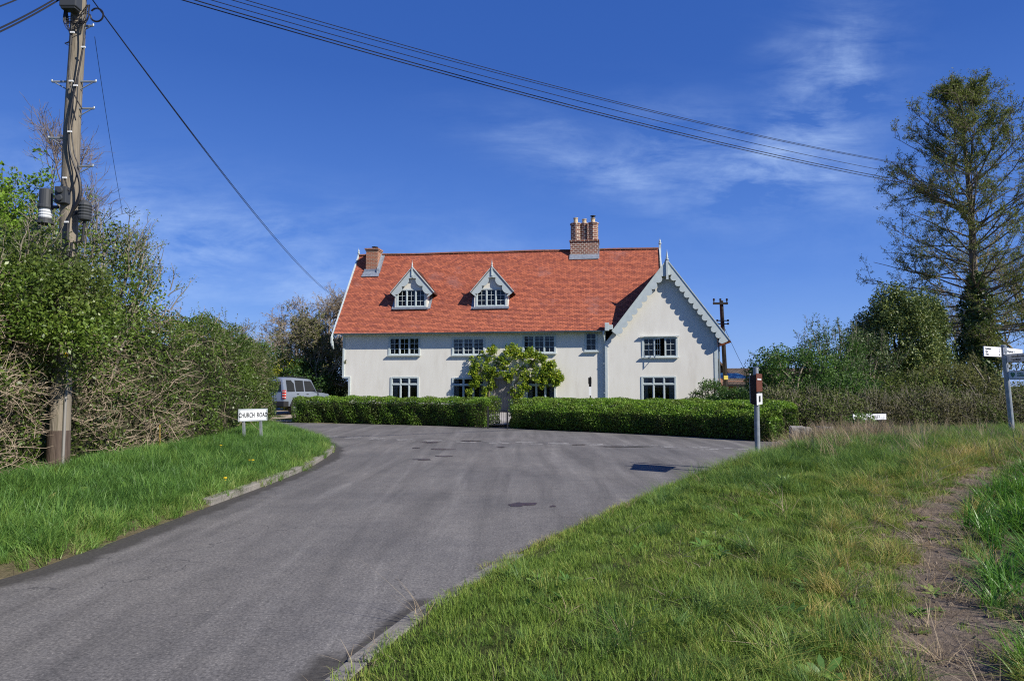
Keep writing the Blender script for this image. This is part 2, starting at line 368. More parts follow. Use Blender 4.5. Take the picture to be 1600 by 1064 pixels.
def mixc(t, f, a, b):
    m = N(t, 'ShaderNodeMixRGB')
    for i, x in ((0, f), (1, a), (2, b)):
        if isinstance(x, (int, float)): m.inputs[i].default_value = x
        elif isinstance(x, tuple): m.inputs[i].default_value = (*x, 1)
        else: t.links.new(x, m.inputs[i])
    return m.outputs[0]
def attr(t, a): return N(t, 'ShaderNodeAttribute', attribute_name=a).outputs['Fac']
g1 = ramp(t, noise(t, gp, 2.2), [(.3, (.045,.06,.018)), (.7, (.085,.10,.03))])
s1 = ramp(t, noise(t, gp, 5, 10, .7), [(.3, (.11,.085,.065)), (.55, (.20,.16,.125)), (.75, (.30,.25,.20))])
e1 = ramp(t, noise(t, gp, 14, 8, .7), [(.3, (.09,.08,.045)), (.7, (.18,.15,.09))])
sf = M(t, 'MULTIPLY', M(t, 'SUBTRACT', M(t, 'ADD', attr(t, 'soil'), M(t, 'MULTIPLY', noise(t, gp, 2.4), .7)), .72), 6, clamp=True)
ef = M(t, 'MULTIPLY', M(t, 'SUBTRACT', M(t, 'ADD', attr(t, 'edge'), M(t, 'MULTIPLY', noise(t, gp, 3.0), .6)), .8), 5, clamp=True)
c = mixc(t, ef, mixc(t, sf, g1, s1), e1); t.links.new(c, p.inputs['Base Color'])
bn = N(t, 'ShaderNodeBump', inp={'Strength': .9, 'Distance': .05}); t.links.new(noise(t, gp, 16, 8, .7), bn.inputs['Height']); t.links.new(bn.outputs[0], p.inputs['Normal'])
tag(link_mesh('ground', np_mesh('ground', V, Fc, {'soil': soilA, 'edge': edgeA}), gm, smooth=True), kind='structure')

# road surface
am = bpy.data.materials.new('asphalt'); am.use_nodes = True; t = am.node_tree; p = t.nodes['Principled BSDF']; p.inputs['Roughness'].default_value = .85; p.inputs['Specular IOR Level'].default_value = .25
gp = N(t, 'ShaderNodeNewGeometry').outputs['Position']
mpn = N(t, 'ShaderNodeMapping'); mpn.inputs['Rotation'].default_value = (0, 0, R(14)); mpn.inputs['Scale'].default_value = (1.5, .13, 1); t.links.new(gp, mpn.inputs[0])
a1 = ramp(t, noise(t, mpn.outputs[0], 1.4, 7, .62, .6), [(.34, (.132,.129,.124)), (.48, (.168,.163,.156)), (.58, (.188,.183,.175)), (.70, (.242,.235,.223))])
a2 = ramp(t, noise(t, gp, .45, 5), [(.35, (.80,.80,.82)), (.7, (1.12,1.1,1.08))])
a3 = ramp(t, noise(t, gp, 42, 4, .7), [(.28, (.5,.5,.5)), (.5, (1,1,1)), (.75, (1.6,1.58,1.52))])
vor = N(t, 'ShaderNodeTexVoronoi', inp={'Scale': 75}); t.links.new(gp, vor.inputs[0])
a4 = ramp(t, vor.outputs['Distance'], [(.0, (1.25,1.25,1.22)), (.35, (.95,.95,.95)), (.8, (.8,.8,.8))])
def mul(t, a, b): 
    m = N(t, 'ShaderNodeMixRGB', blend_type='MULTIPLY'); m.inputs[0].default_value = 1; t.links.new(a, m.inputs[1]); t.links.new(b, m.inputs[2]); return m.outputs[0]
a5 = ramp(t, noise(t, gp, 5.5, 7, .7), [(.3, (.86,.86,.87)), (.7, (1.12,1.11,1.09))])
v2 = N(t, 'ShaderNodeTexVoronoi', inp={'Scale': 26}); t.links.new(gp, v2.inputs[0])
a6 = ramp(t, v2.outputs['Distance'], [(.10, (1.7,1.68,1.6)), (.16, (1,1,1))])
col = mul(t, mul(t, mul(t, mul(t, mul(t, a1, a2), a3), a4), a5), a6)
# dark gutter grit along the kerb and hairline cracks
gf = M(t, 'MULTIPLY', M(t, 'SUBTRACT', M(t, 'ADD', attr(t, 'gutter'), M(t, 'MULTIPLY', noise(t, gp, 2.5, 8, .7), .7)), .82), 5, clamp=True)
col = mixc(t, gf, col, ramp(t, noise(t, gp, 30, 6, .8), [(.3, (.035,.032,.03)), (.75, (.10,.095,.085))]))
vc = N(t, 'ShaderNodeTexVoronoi', inp={'Scale': .55}); vc.feature = 'DISTANCE_TO_EDGE'
wob = N(t, 'ShaderNodeVectorMath', operation='ADD'); nn = N(t, 'ShaderNodeTexNoise', inp={'Scale': 1.6, 'Detail': 7}); t.links.new(gp, nn.inputs[0])
t.links.new(gp, wob.inputs[0]); t.links.new(nn.outputs['Color'], wob.inputs[1]); t.links.new(wob.outputs[0], vc.inputs[0])
crk = M(t, 'MULTIPLY', M(t, 'LESS_THAN', vc.outputs['Distance'], .0035), M(t, 'GREATER_THAN', noise(t, gp, .35), .52))
col = mixc(t, M(t, 'MULTIPLY', crk, .55), col, (.045,.045,.048))
t.links.new(col, p.inputs['Base Color'])
bn = N(t, 'ShaderNodeBump', inp={'Strength': .35, 'Distance': .01}); t.links.new(noise(t, gp, 70, 3, .7), bn.inputs['Height']); t.links.new(bn.outputs[0], p.inputs['Normal'])
# grid cells clipped to the outline: fine rows of quads plus a rim fan
import bmesh
bm = bmesh.new(); vs = [bm.verts.new((x, y, 0)) for x, y in ROAD]; f = bm.faces.new(vs)
if f.normal.z < 0: f.normal_flip()
for xx in list(np.arange(-10, 9, .5)): bmesh.ops.bisect_plane(bm, geom=bm.verts[:]+bm.edges[:]+bm.faces[:], plane_co=(xx, 0, 0), plane_no=(1, 0, 0))
for yv in list(np.arange(3, 31, .5)): bmesh.ops.bisect_plane(bm, geom=bm.verts[:]+bm.edges[:]+bm.faces[:], plane_co=(0, yv, 0), plane_no=(0, 1, 0))
bmesh.ops.triangulate(bm, faces=bm.faces[:]); bmesh.ops.recalc_face_normals(bm, faces=bm.faces[:])
me = bpy.data.meshes.new('road'); bm.to_mesh(me); bm.free()
co = np.array([v.co[:] for v in me.vertices]); dl, _ = pdist(co[:,0], co[:,1], LEFT)
dr, _ = pdist(co[:,0], co[:,1], RIGHT[:6]); dr2, _ = pdist(co[:,0], co[:,1], RIGHT[6:])
ga_ = np.maximum(np.exp(-(dl/.33)**2), np.maximum(.55*np.exp(-(dr/.25)**2), .9*np.exp(-(dr2/.12)**2)))
aa = me.attributes.new('gutter', 'FLOAT', 'POINT'); aa.data.foreach_set('value', ga_.astype(np.float32))
if me.polygons[0].normal.z < 0: me.flip_normals()
tag(link_mesh('road', me, am), kind='structure')

def offset_line(line, o):
    L_ = np.array(line, float); T = norm(np.gradient(L_, axis=0)); Nn = np.stack([T[:,1], -T[:,0]], -1); return L_+Nn*o
def resample(line, st):
    L_ = np.array(line, float); s = np.r_[0, np.cumsum(np.linalg.norm(np.diff(L_, axis=0), axis=1))]; q = np.arange(0, s[-1], st)
    return np.stack([np.interp(q, s, L_[:, i]) for i in range(L_.shape[1])], -1)
KERB = mat('kerb_concrete', (.19,.18,.16), (.27,.25,.22), scale=5, rough=.95, bump=.5, bscale=30, c3=(.10,.10,.07), s3=2.5, t3=.50)
def kerb(line, w, h, side, st=.9):
    b = MB(); pts = resample(line, st); 
    for i in range(len(pts)-1):
        a, c_ = pts[i], pts[i+1]; d_ = (c_-a)/np.linalg.norm(c_-a); n_ = np.array([d_[1], -d_[0]])*side
        a = a+d_*.006; c_ = c_-d_*.006; hh = h+random.uniform(-.006, .006)
        q = [a, c_, c_+n_*w, a+n_*w]; 
        b.add([(x, y, -.06) for x, y in q]+[(x, y, hh-.012*(k < 2)) for k, (x, y) in enumerate(q)], [(0,3,2,1),(4,5,6,7),(0,1,5,4),(1,2,6,5),(2,3,7,6),(3,0,4,7)])
    return tag(b.build('kerb', KERB, bevel=.01), kind='structure')
kerb(LEFT[6:16], .13, .10, -1)
kerb(RIGHT[4:10], .14, .035, -1)

# worn give-way dashes, damp stains, drive apron
MARK = bpy.data.materials.new('worn_road_paint'); MARK.use_nodes = True; t = MARK.node_tree; p = t.nodes['Principled BSDF']; p.inputs['Roughness'].default_value = .7
gp = N(t, 'ShaderNodeNewGeometry').outputs['Position']
mf = M(t, 'MULTIPLY', M(t, 'SUBTRACT', noise(t, gp, 5, 8, .85), .44), 8, clamp=True)
t.links.new(mixc(t, mf, (.17,.165,.158), (.50,.49,.46)), p.inputs['Base Color'])
gl = resample([P2(*q) for q in [(505,681),(620,686),(760,690),(900,693),(1050,697),(1190,703)]], .05)
mk = MB(); o_ = offset_line(gl, 0)
def strip(mb, line, i0, i1, w, z):
    L_ = np.array(line)[i0:i1+1]; T = norm(np.gradient(L_, axis=0)); Nn = np.stack([T[:,1], -T[:,0]], -1)
    for k in range(len(L_)-1):
        mb.quad((*(L_[k]-Nn[k]*w), z), (*(L_[k]+Nn[k]*w), z), (*(L_[k+1]+Nn[k+1]*w), z), (*(L_[k+1]-Nn[k+1]*w), z))
for off, sh in ((0, 0), (.42, 6)):
    ln = offset_line(gl, off); i = sh
    while i+13 < len(ln): strip(mk, ln, i, i+12, .055, .005); i += 19
me_o = mk.build('give_way_marking', MARK); tag(me_o, kind='structure')
def recalc_up(o):
    bm = bmesh.new(); bm.from_mesh(o.data)
    for f in bm.faces:
        f.normal_update()
        if f.normal.z < 0: f.normal_flip()
    bm.to_mesh(o.data); bm.free()
recalc_up(me_o)
DAMP = mat('damp_tarmac', (.028,.028,.03), (.045,.045,.048), scale=12, rough=.35, spec=.5)
def stain(px, py, rx, ry, seed, z=.004, m=DAMP, name='damp_patch'):
    cx, cy = P2(px, py); r_ = np.random.default_rng(seed); ph = r_.uniform(0, 6, 5); V_ = []
    for k in range(40):
        a = k*math.pi/20; w = 1+.22*math.sin(2*a+ph[0])+.16*math.sin(3*a+ph[1])+.10*math.sin(5*a+ph[2])+.07*math.sin(9*a+ph[3])
        V_.append((cx+rx*w*math.cos(a), cy+ry*w*math.sin(a), z))
    b = MB(); b.add(V_, [tuple(range(40))]); return tag(b.build(name, m), kind='structure')
for i, q in enumerate([(815,788,.17,.16),(864,791,.045,.05),(672,691,.3,.22),(690,702,.28,.16),(660,718,.20,.12),(694,713,.17,.12),(735,689,.35,.12),(650,700,.1,.12),(905,695,.15,.1),(980,698,.55,.14),(783,699,.12,.09)]):
    stain(*q, seed=i+3, z=.004+.0007*i)
GRAVEL = mat('gravel', (.30,.24,.18), (.42,.35,.27), scale=14, rough=1, bump=.6, bscale=40)
b = MB(); b.add([(-9.6,30.0,.045),(-13.6,32.1,.045),(-15.5,37,.12),(-16,46,.14),(-9.5,46,.14),(-10.4,36,.12),(-10.2,32,.1)], [(0,6,5,4,3,2,1)]); o = b.build('driveway', GRAVEL); recalc_up(o); tag(o, kind='structure')
b = MB(); gp0 = P2(775, 668); dP = HO+EU*F(785, 640)[0]; 
b.quad((gp0[0]-.5, gp0[1]+.3, .11), (gp0[0]+.5, gp0[1]+.2, .11), (dP[0]+.6, dP[1]-.1, .14), (dP[0]-.6, dP[1]-.1, .14))
o = b.build('garden_path', mat('path_slabs', (.42,.40,.37), (.33,.31,.28), scale=4, rough=.9)); recalc_up(o); tag(o, kind='structure')

# ------------------------------------------------------------------ grass (stuff): tufts instanced on points
def tuft(name, m, n, rad, h0, h1, w, lean, k=4, curl=.5, seed=1, broad=1.0):
    rg = np.random.default_rng(seed); a = rg.uniform(0, 6.283, n); r_ = rad*np.sqrt(rg.random(n)); B0 = np.stack([r_*np.cos(a), r_*np.sin(a), np.full(n, -.02)], -1)
    h = rg.uniform(h0, h1, n); az = rg.uniform(0, 6.283, n)*.6+a*.4; ln = np.abs(rg.normal(lean, lean*.5, n))
    ts = np.linspace(0, 1, k+1); wd = w*rg.uniform(.7, 1.3, n)
    side = np.stack([-np.sin(az+rg.normal(0, .6, n)), np.cos(az), np.zeros(n)], -1); side = norm(side)
    rows = []
    for t_ in ts:
        out = ln*(t_*.4+curl*t_*t_); c_ = B0+np.stack([np.cos(az)*out*h, np.sin(az)*out*h, h*t_*(1-.35*ln*t_)], -1)
        ww = wd*(1-t_**2.2)*.5+.0003
        rows += [c_-side*ww[:, None], c_+side*ww[:, None]]
    V_ = np.stack(rows, 1).reshape(-1, 3); base = np.arange(n)[:, None]*(2*(k+1))
    Fc_ = np.concatenate([base+np.array([[2*i, 2*i+1, 2*i+3, 2*i+2]]) for i in range(k)], 0)
    return bpy_tuft(name, V_, Fc_, np.repeat(rg.random(n), 2*(k+1)), m)
def bpy_tuft(name, V_, Fc_, tint, m):
    me = np_mesh(name, V_, Fc_, {'tint': tint}); me.materials.append(m); return bpy.data.objects.new(name, me)
def collect(name, objs):
    c_ = bpy.data.collections.new(name)
    for o in objs: c_.objects.link(o)
    return c_
def scatter(name, P, scl, tint, col, tilt=.12, seed=5, label=None):
    rg = np.random.default_rng(seed); n = len(P); me = bpy.data.meshes.new(name); me.vertices.add(n); me.vertices.foreach_set('co', np.asarray(P, np.float32).ravel())
    for a, v in (('itint', tint), ('scl', scl)):
        q = me.attributes.new(a, 'FLOAT', 'POINT'); q.data.foreach_set('value', np.broadcast_to(np.asarray(v, np.float32), (n,)).copy())
    q = me.attributes.new('rot', 'FLOAT_VECTOR', 'POINT'); q.data.foreach_set('vector', np.stack([rg.normal(0, tilt, n), rg.normal(0, tilt, n), rg.uniform(0, 6.283, n)], -1).astype(np.float32).ravel())
    q = me.attributes.new('pid', 'INT', 'POINT'); q.data.foreach_set('value', rg.integers(0, len(col.objects), n).astype(np.int32))
    o = bpy.data.objects.new(name, me); sc.collection.objects.link(o)
    g = bpy.data.node_groups.new(name+'_nodes', 'GeometryNodeTree')
    g.interface.new_socket('Geometry', in_out='INPUT', socket_type='NodeSocketGeometry'); g.interface.new_socket('Geometry', in_out='OUTPUT', socket_type='NodeSocketGeometry')
    gi = g.nodes.new('NodeGroupInput'); go = g.nodes.new('NodeGroupOutput'); ip = g.nodes.new('GeometryNodeInstanceOnPoints'); ci = g.nodes.new('GeometryNodeCollectionInfo')
    ci.inputs['Collection'].default_value = col; ci.inputs['Separate Children'].default_value = True; ci.inputs['Reset Children'].default_value = True
    def na(nm, ty):
        a = g.nodes.new('GeometryNodeInputNamedAttribute'); a.data_type = ty; a.inputs['Name'].default_value = nm; return a.outputs['Attribute']
    ip.inputs['Pick Instance'].default_value = True
    g.links.new(gi.outputs[0], ip.inputs['Points']); g.links.new(ci.outputs[0], ip.inputs['Instance']); g.links.new(na('pid', 'INT'), ip.inputs['Instance Index'])
    g.links.new(na('rot', 'FLOAT_VECTOR'), ip.inputs['Rotation']); g.links.new(na('scl', 'FLOAT'), ip.inputs['Scale']); g.links.new(ip.outputs[0], go.inputs[0])
    md = o.modifiers.new('scatter', 'NODES'); md.node_group = g
    return tag(o, label, 'grass', kind='stuff')
GCOL = [(.05,.115,.04), (.095,.19,.045), (.15,.265,.05), (.225,.31,.06), (.37,.34,.09), (.50,.38,.13)]
G_LAWN = leafmat('lawn_blades', [(.075,.14,.028), (.135,.23,.038), (.205,.32,.05), (.29,.36,.07), (.41,.37,.12), (.52,.42,.22)], .35, .55, .25, inst=True)
G_LONG = leafmat('long_blades', GCOL, .35, .5, .3, inst=True)
G_LUSH = leafmat('lush_blades', [(.06,.125,.035), (.10,.215,.05), (.16,.31,.06), (.24,.36,.075), (.37,.38,.14)], .4, .45, .35, inst=True)
G_DRY = leafmat('dry_stalks', [(.16,.11,.065), (.27,.20,.12), (.38,.30,.20), (.48,.41,.30)], .25, .8, .15, inst=True)
G_CROP = leafmat('crop_blades', [(.04,.12,.018), (.075,.20,.025), (.12,.27,.03), (.22,.32,.05)], .35, .4, .4, inst=True)
lawn = collect('lawn_tufts', [tuft('lawn_tuft', G_LAWN, 80, .15, .035, .11, .0045, .55, 3, seed=i) for i in range(5)])
lng = collect('long_tufts', [tuft('long_tuft', G_LONG, 90, .13, .12, .30, .005, .7, 5, seed=20+i, curl=.8) for i in range(5)])
lush = collect('lush_tufts', [tuft('lush_tuft', G_LUSH, 80, .16, .14, .34, .008, .65, 5, seed=40+i, curl=.8) for i in range(5)])
dry = collect('dry_tufts', [tuft('dry_tuft', G_DRY, 22, .14, .18, .55, .005, .45, 4, seed=60+i, curl=.5) for i in range(4)])
straw = collect('straw_wisps', [tuft('straw_wisp', G_DRY, 14, .07, .05, .16, .004, 1.5, 4, seed=70+i, curl=1.2) for i in range(4)])
crop = collect('crop_tufts', [tuft('crop_tuft', G_CROP, 42, .09, .22, .42, .011, .6, 6, seed=80+i, curl=.9) for i in range(4)])
def pts(n, x0, x1, y0, y1, seed):
    rg = np.random.default_rng(seed); return rg.uniform(x0, x1, n), rg.uniform(y0, y1, n), rg
def inview(x, y, m=1.0): return (np.abs(x) < .9*y+m+1.0) & (y > 1.2)
def put(name, x, y, keep, scl, tint, col, rg, tilt=.12, label=None, seed=5):
    x, y = x[keep], y[keep]; z = height(x, y); return scatter(name, np.stack([x, y, z], -1), scl[keep] if hasattr(scl, '__len__') else scl, tint[keep] if hasattr(tint, '__len__') else tint, col, tilt, seed, label)
# short grass of the right bank
x, y, rg = pts(33500, -1.8, 14, 1.2, 19, 101); d = sdist(x, y); s_, sd_ = pdist(x, y, SOIL)
u = rg.random(len(x)); soilp = np.exp(-(s_/.36)**2); cropz = (sd_ > 0) & (s_ > .34)
w = wav(x, y, .9)
k = (d > np.where(y < 6, .17, .0)) & (region(x, y) == 1) & inview(x, y) & (u > soilp*(.55+1.1*(wav(x*2.1, y*2.1, 2.3)*.5+.5))+.5*np.exp(-(d/.13)**2)) & ~cropz
tint = np.clip(.10+.13*w+.08*wav(x+7,y-3,2.7)+.34*np.exp(-(d/.22)**2)+.10*rg.normal(size=len(x))+.22*np.exp(-(s_/1.2)**2), 0, .9)
put('short_grass', x, y, k, .55+.35*rg.random(len(x))+.35*sm((y-6)/6), tint, lawn, rg, label='short mixed green and straw grass covering the right bank')
# long tufts
x, y, rg = pts(18500, -1.3, 15, 1.2, 20, 102); d = sdist(x, y); s_, sd_ = pdist(x, y, SOIL); w = wav(x+3, y, 1.3); u = rg.random(len(x))
dens = .08+.85*sm((y-7.5)/3.5)*sm((d-.15)/.8)+.35*sm((w-.1)/.3)*sm((d-1.2)/1.2)+.32*np.exp(-((s_-.6)/.45)**2)*(y > 2.4)
k = (d > np.where(y < 7, .45, .12)) & (region(x, y) == 1) & inview(x, y) & (u < dens) & ~((sd_ > 0) & (s_ > .4)) & (s_ > .22+.2*rg.random(len(x)))
tint = np.clip(.16+.13*w+.08*rg.normal(size=len(x))+.40*np.exp(-((s_-.55)/.4)**2)*(rg.random(len(x)) < .55), 0, .85)
put('long_grass', x, y, k, .40+.55*rg.random(len(x))**1.5+.30*sm((y-8)/4), tint, lng, rg, .2, 'long dark and yellowing grass tufts on the right bank')
# straw wisps and dry stalks
x, y, rg = pts(2600, -1.2, 12, 2.4, 15, 103); d = sdist(x, y); s_, sd_ = pdist(x, y, SOIL)
k = (d > -.02) & (region(x, y) == 1) & inview(x, y) & (rg.random(len(x)) < .22+.75*np.exp(-(d/.2)**2)+.45*np.exp(-((s_-.4)/.4)**2)) & ~((sd_ > 0) & (s_ > .5))
put('straw_litter', x, y, k, .6+.6*rg.random(len(x)), .2+.4*rg.random(len(x)), straw, rg, .3, 'dead pale straw lying in the grass of the right bank')
x, y, rg = pts(7000, 4.2, 11, 10.5, 17.5, 104); d = sdist(x, y); cx_ = np.exp(-(((x-6.5)/1.5)**2+((y-14.3)/1.1)**2))
k = (d > .2) & (region(x, y) == 1) & (rg.random(len(x)) < cx_*.8+.03)
put('dry_stalk_patch', x, y, k, .6+.65*rg.random(len(x)), .1+.5*rg.random(len(x)), dry, rg, .25, 'tall dead straw coloured stalks behind the square sign post')
CLOD = mat('soil_clod', (.14,.11,.085), (.27,.22,.17), scale=9, rough=1, bump=.8, bscale=60)
def clod(i):
    bm = bmesh.new(); bmesh.ops.create_icosphere(bm, subdivisions=2, radius=.03); r_ = random.Random(i)
    for v in bm.verts: v.co *= 1+r_.uniform(-.35, .35); v.co.z *= .6
    me = bpy.data.meshes.new('clod'); bm.to_mesh(me); bm.free(); me.materials.append(CLOD); return bpy.data.objects.new('clod', me)
clods = collect('clods', [clod(i) for i in range(5)])
x, y, rg = pts(5200, 1, 12, 1.8, 14, 111); s_, sd_ = pdist(x, y, SOIL); k = (s_ < .75) & inview(x, y, 1) & (region(x, y) == 1) & (wav(x*1.9, y*1.9, 2.1) > -.15)
put('strip_straw', x, y, k, .5+.7*rg.random(len(x)), .05+.5*rg.random(len(x)), straw, rg, .4, 'matted dead straw lying across the bare soil strip')
x, y, rg = pts(9000, -9, 8, 2.5, 27, 112); d = sdist(x, y); k = (d < -.02) & (d > -.45) & inview(x, y, .5) & (rg.random(len(x)) < np.exp(-(np.abs(d)/.16)))
o = put('road_grit', x, y, k, .05+.28*rg.random(len(x))**3, .5, clods, rg, .5, 'loose grit and crumbs gathered along the road edges'); o['category'] = 'grit'
# green crop at the field edge
x, y, rg = pts(3400, 2, 18, 1.8, 15, 105); s_, sd_ = pdist(x, y, SOIL)
k = (sd_ > 0) & (s_ > .30+.10*wav(x, y, 3)) & inview(x, y, 1.5)
put('young_crop', x, y, k, .65+.4*rg.random(len(x)), .15+.35*rg.random(len(x)), crop, rg, .2, 'bright green broad bladed crop at the edge of the field')
# lush verge on the left
x, y, rg = pts(31000, -12, -3.2, 1.5, 31, 106); d = sdist(x, y); w = wav(x, y, 1.2)
k = (d > .06) & (region(x, y) == 0) & inview(x, y, .6) & (d < 3.3)
tint = np.clip(.14+.14*w+.10*wav(x*1.7,y*1.7,2.1)+.10*rg.normal(size=len(x))+.34*np.exp(-(d/.3)**2)+.12*sm((7-y)/3), 0, .85)
put('lush_verge_grass', x, y, k, (.36+.50*rg.random(len(x))**2+.24*sm((d-.2)/.7))*(1-.30*sm((7.2-y)/2))*(1-.35*sm((d-2.2)/.8)), tint, lush, rg, .22, 'long lush green grass on the left verge beside the kerb')
# far verges
x, y, rg = pts(9000, -12, 22, 19, 34, 107); d = sdist(x, y)
k = (d > .02) & (d < 2.0) & (region(x, y) == 2) & inview(x, y, 1) & (rg.random(len(x)) < .25+.75*(x > 7.6)) & ~((x < -9.4) & (x > -14))
put('far_verge_grass', x, y, k, (.35+.3*rg.random(len(x)))*(1+.5*(x > 8)), .18+.35*rg.random(len(x)), lng, rg, .2, 'low rough grass and weeds at the foot of the far hedges')
x, y, rg = pts(26000, .5, 12, 1.8, 13.5, 109); s_, sd_ = pdist(x, y, SOIL); k = (s_ < .45+.2*rg.random(len(x))) & (rg.random(len(x)) < .5) & inview(x, y, 1) & (region(x, y) == 1)
o = put('soil_clods', x, y, k, .12+.75*rg.random(len(x))**4, .5, clods, rg, .5, 'crumbly brown soil clods along the bare strip beside the crop'); o['category'] = 'soil'
# broad weeds and dandelions on the left verge
def rosette(name, m, n, ln, wd, seed):
    rg = np.random.default_rng(seed); az = np.arange(n)*6.283/n+rg.normal(0, .2, n); V_, F_ = [], []
    for i in range(n):
        l = ln*rg.uniform(.7, 1.2); up = rg.uniform(.35, .8); c_, s__ = math.cos(az[i]), math.sin(az[i])
        for t_, w_ in ((0, .15), (.35, .8), (.7, 1), (1, .1)):
            rr = l*t_; zz = l*up*(t_-.55*t_*t_); V_ += [(c_*rr-s__*wd*w_*.5, s__*rr+c_*wd*w_*.5, zz), (c_*rr+s__*wd*w_*.5, s__*rr-c_*wd*w_*.5, zz)]
        for j in range(3): F_.append([i*8+2*j, i*8+2*j+1, i*8+2*j+3, i*8+2*j+2])
    return bpy_tuft(name, np.array(V_), np.array(F_), np.repeat(rg.random(n), 8), m)
weed = collect('weed_rosettes', [rosette('weed_rosette', G_LUSH, 8, .20, .06, 90+i) for i in range(3)])
x, y, rg = pts(700, -11, -3.6, 5, 27, 108); d = sdist(x, y); k = (d > .6) & (region(x, y) == 0) & inview(x, y) & (d < 3.2)
o = put('broad_leaf_weeds', x, y, k, .5+.7*rg.random(len(x)), .15+.35*rg.random(len(x)), weed, rg, .3, 'broad leaved weeds among the left verge grass'); o['category'] = 'weeds'
x, y, rg = pts(1500, 0, 9, 2.4, 12, 110); d = sdist(x, y); s_, sd_ = pdist(x, y, SOIL); k = (d > .5) & (region(x, y) == 1) & inview(x, y) & (sd_ <= 0) & (wav(x*1.3, y*1.3, 1.7) > .15)
o = put('clover_weeds', x, y, k, .25+.35*rg.random(len(x)), .1+.4*rg.random(len(x)), weed, rg, .3, 'small broad leaved weeds scattered in the right bank grass'); o['category'] = 'weeds'
YEL = mat('dandelion_yellow', (.8,.55,.02), rough=.7)
proto = None; grp = 'dandelions in the left verge grass'
for i, (px, py, zz, lb) in enumerate([(395,719,.32,'yellow dandelion flower in the grass just below the street nameplate'), (345,696,.45,'yellow dandelion flower to the left of the nameplate legs'), (352,747,.36,'yellow dandelion flower low on the verge near the kerb'), (390,719,.3,'yellow dandelion flower half hidden close beside its twin below the nameplate')]):
    g = gnd(px, py, zz)
    if i == 0:
        b = MB(); b.tube([(0,0,-.03),(0,0,0)], .003, 5); b.lathe((0,0,0), [(-.006,.008),(.0,.022),(.008,.026),(.014,.014)], 12)
        proto = o = b.build('dandelion', YEL)
    else: o = proto.copy(); sc.collection.objects.link(o)
    o.location = [float(c_) for c_ in g]; tag(o, lb, 'flower', grp)

# ------------------------------------------------------------------ the farmhouse (local axes: u along the front, v into the house, z up)
house = empty('farmhouse', HO, -TH, 'long cream farmhouse with red tiled roof, two dormers and scalloped front gable', 'house')
uL = F(536, 560)[0]; uL2 = F(545, 600)[0]; zJ = F(540, 588)[1]
zE = F(740, 519, -.4)[1]                 # tile edge of the eaves
uRL, zRL = F(562, 399, 3.6); uRM, zRM = F(890, 389, 3.6); uRR, zRR = F(1029, 388, 3.6)
uEL = F(521, 521, -.4)[0]
SL = (zRM-zE)/4.0
CV = -.18                                # front of the cross wing
cx0, _ = F(946, 560, CV); cx1, _ = F(1121, 560, CV)
uA, zA = F(1042, 407, -.48)              # gable apex
uT, zT = F(1141, 533, -.48)              # right foot
uS, zS = F(957, 517, -.48)               # left foot
slR = (zA-zT)/(uT-uA); slL = (zA-zS)/(uA-uS)
ctop = lambda u: zA-.10-(u-uA)*slR if u > uA else zA-.10-(uA-u)*slL
def wall_strip(mb, us, bot, top, opens, v, depth=.14):
    cuts = sorted(set(us+[o[0] for o in opens]+[o[1] for o in opens]))
    for a, c in zip(cuts[:-1], cuts[1:]):
        if c-a < 1e-6: continue
        m = (a+c)/2; seg = sorted([(o[2], o[3]) for o in opens if o[0] < m < o[1]]); lo = bot(m); z = (lo, lo)
        for (z0, z1) in seg:
            if z0 > z[0]+1e-6: mb.quad((a,v,z[0]), (c,v,z[1]), (c,v,z0), (a,v,z0))
            z = (z1, z1)
        mb.quad((a,v,z[0]), (c,v,z[1]), (c,v,top(c)), (a,v,top(a)))
    for (a, c, z0, z1) in opens:
        mb.quad((a,v,z0),(a,v+depth,z0),(a,v+depth,z1),(a,v,z1)); mb.quad((c,v,z0),(c,v,z1),(c,v+depth,z1),(c,v+depth,z0))
        mb.quad((a,v,z0),(c,v,z0),(c,v+depth,z0),(a,v+depth,z0)); mb.quad((a,v,z1),(a,v+depth,z1),(c,v+depth,z1),(c,v,z1))
def rect(px0, px1, py0, py1, v=0.0):
    a, z1 = F(px0, (py0+py1)/2, v)[0], F((px0+px1)/2, py0, v)[1]; c, z0 = F(px1, (py0+py1)/2, v)[0], F((px0+px1)/2, py1, v)[1]
    return [a, c, z0, z1]
up = [rect(608,656,527,555), rect(707,757,528,555), rect(817,868,523,552)]
small = rect(914,933,519,549)
low = [rect(611,654,589,625), rect(707,757,590,625), rect(822,868,590,625)]
gU = rect(1004,1058,527,558,CV); gL = rect(1003,1056,588,625,CV)
for r_ in low+[gL]: r_[2] = .72
dz0, dz1 = .12, 2.02; du0 = F(771,620)[0]; du1 = F(799,620)[0]; door = [du0, du1, dz0, dz1]
mw = MB(); zw = zE+.30
wall_strip(mw, [uL2, cx0+.02], lambda u: -.3, lambda u: zw, up+[small]+low+[door], 0.0)
wall_strip(mw, [uL, uL2], lambda u: zJ, lambda u: zw, [], 0.0)
for o_ in low: pass
mw.box(uL, uL+.25, 0.3, 7.2, zJ, zw); mw.box(uL2, uL2+.25, .3, 7.2, -.3, zJ)
mw.quad((uL,0,zJ),(uL,.3,zJ),(uL,.3,zw),(uL,0,zw)); mw.quad((uL2,0,-.3),(uL2,.3,-.3),(uL2,.3,zJ),(uL2,0,zJ)); mw.quad((uL,0,zJ),(uL2,0,zJ),(uL2,7.2,zJ),(uL,7.2,zJ))
mw.add([(uL,0,zw),(uL,7.2,zw),(uL,3.6,zRL-.1)], [(0,1,2)])
mw.box(uL, cx1, 7.2, 7.4, -.3, zw)
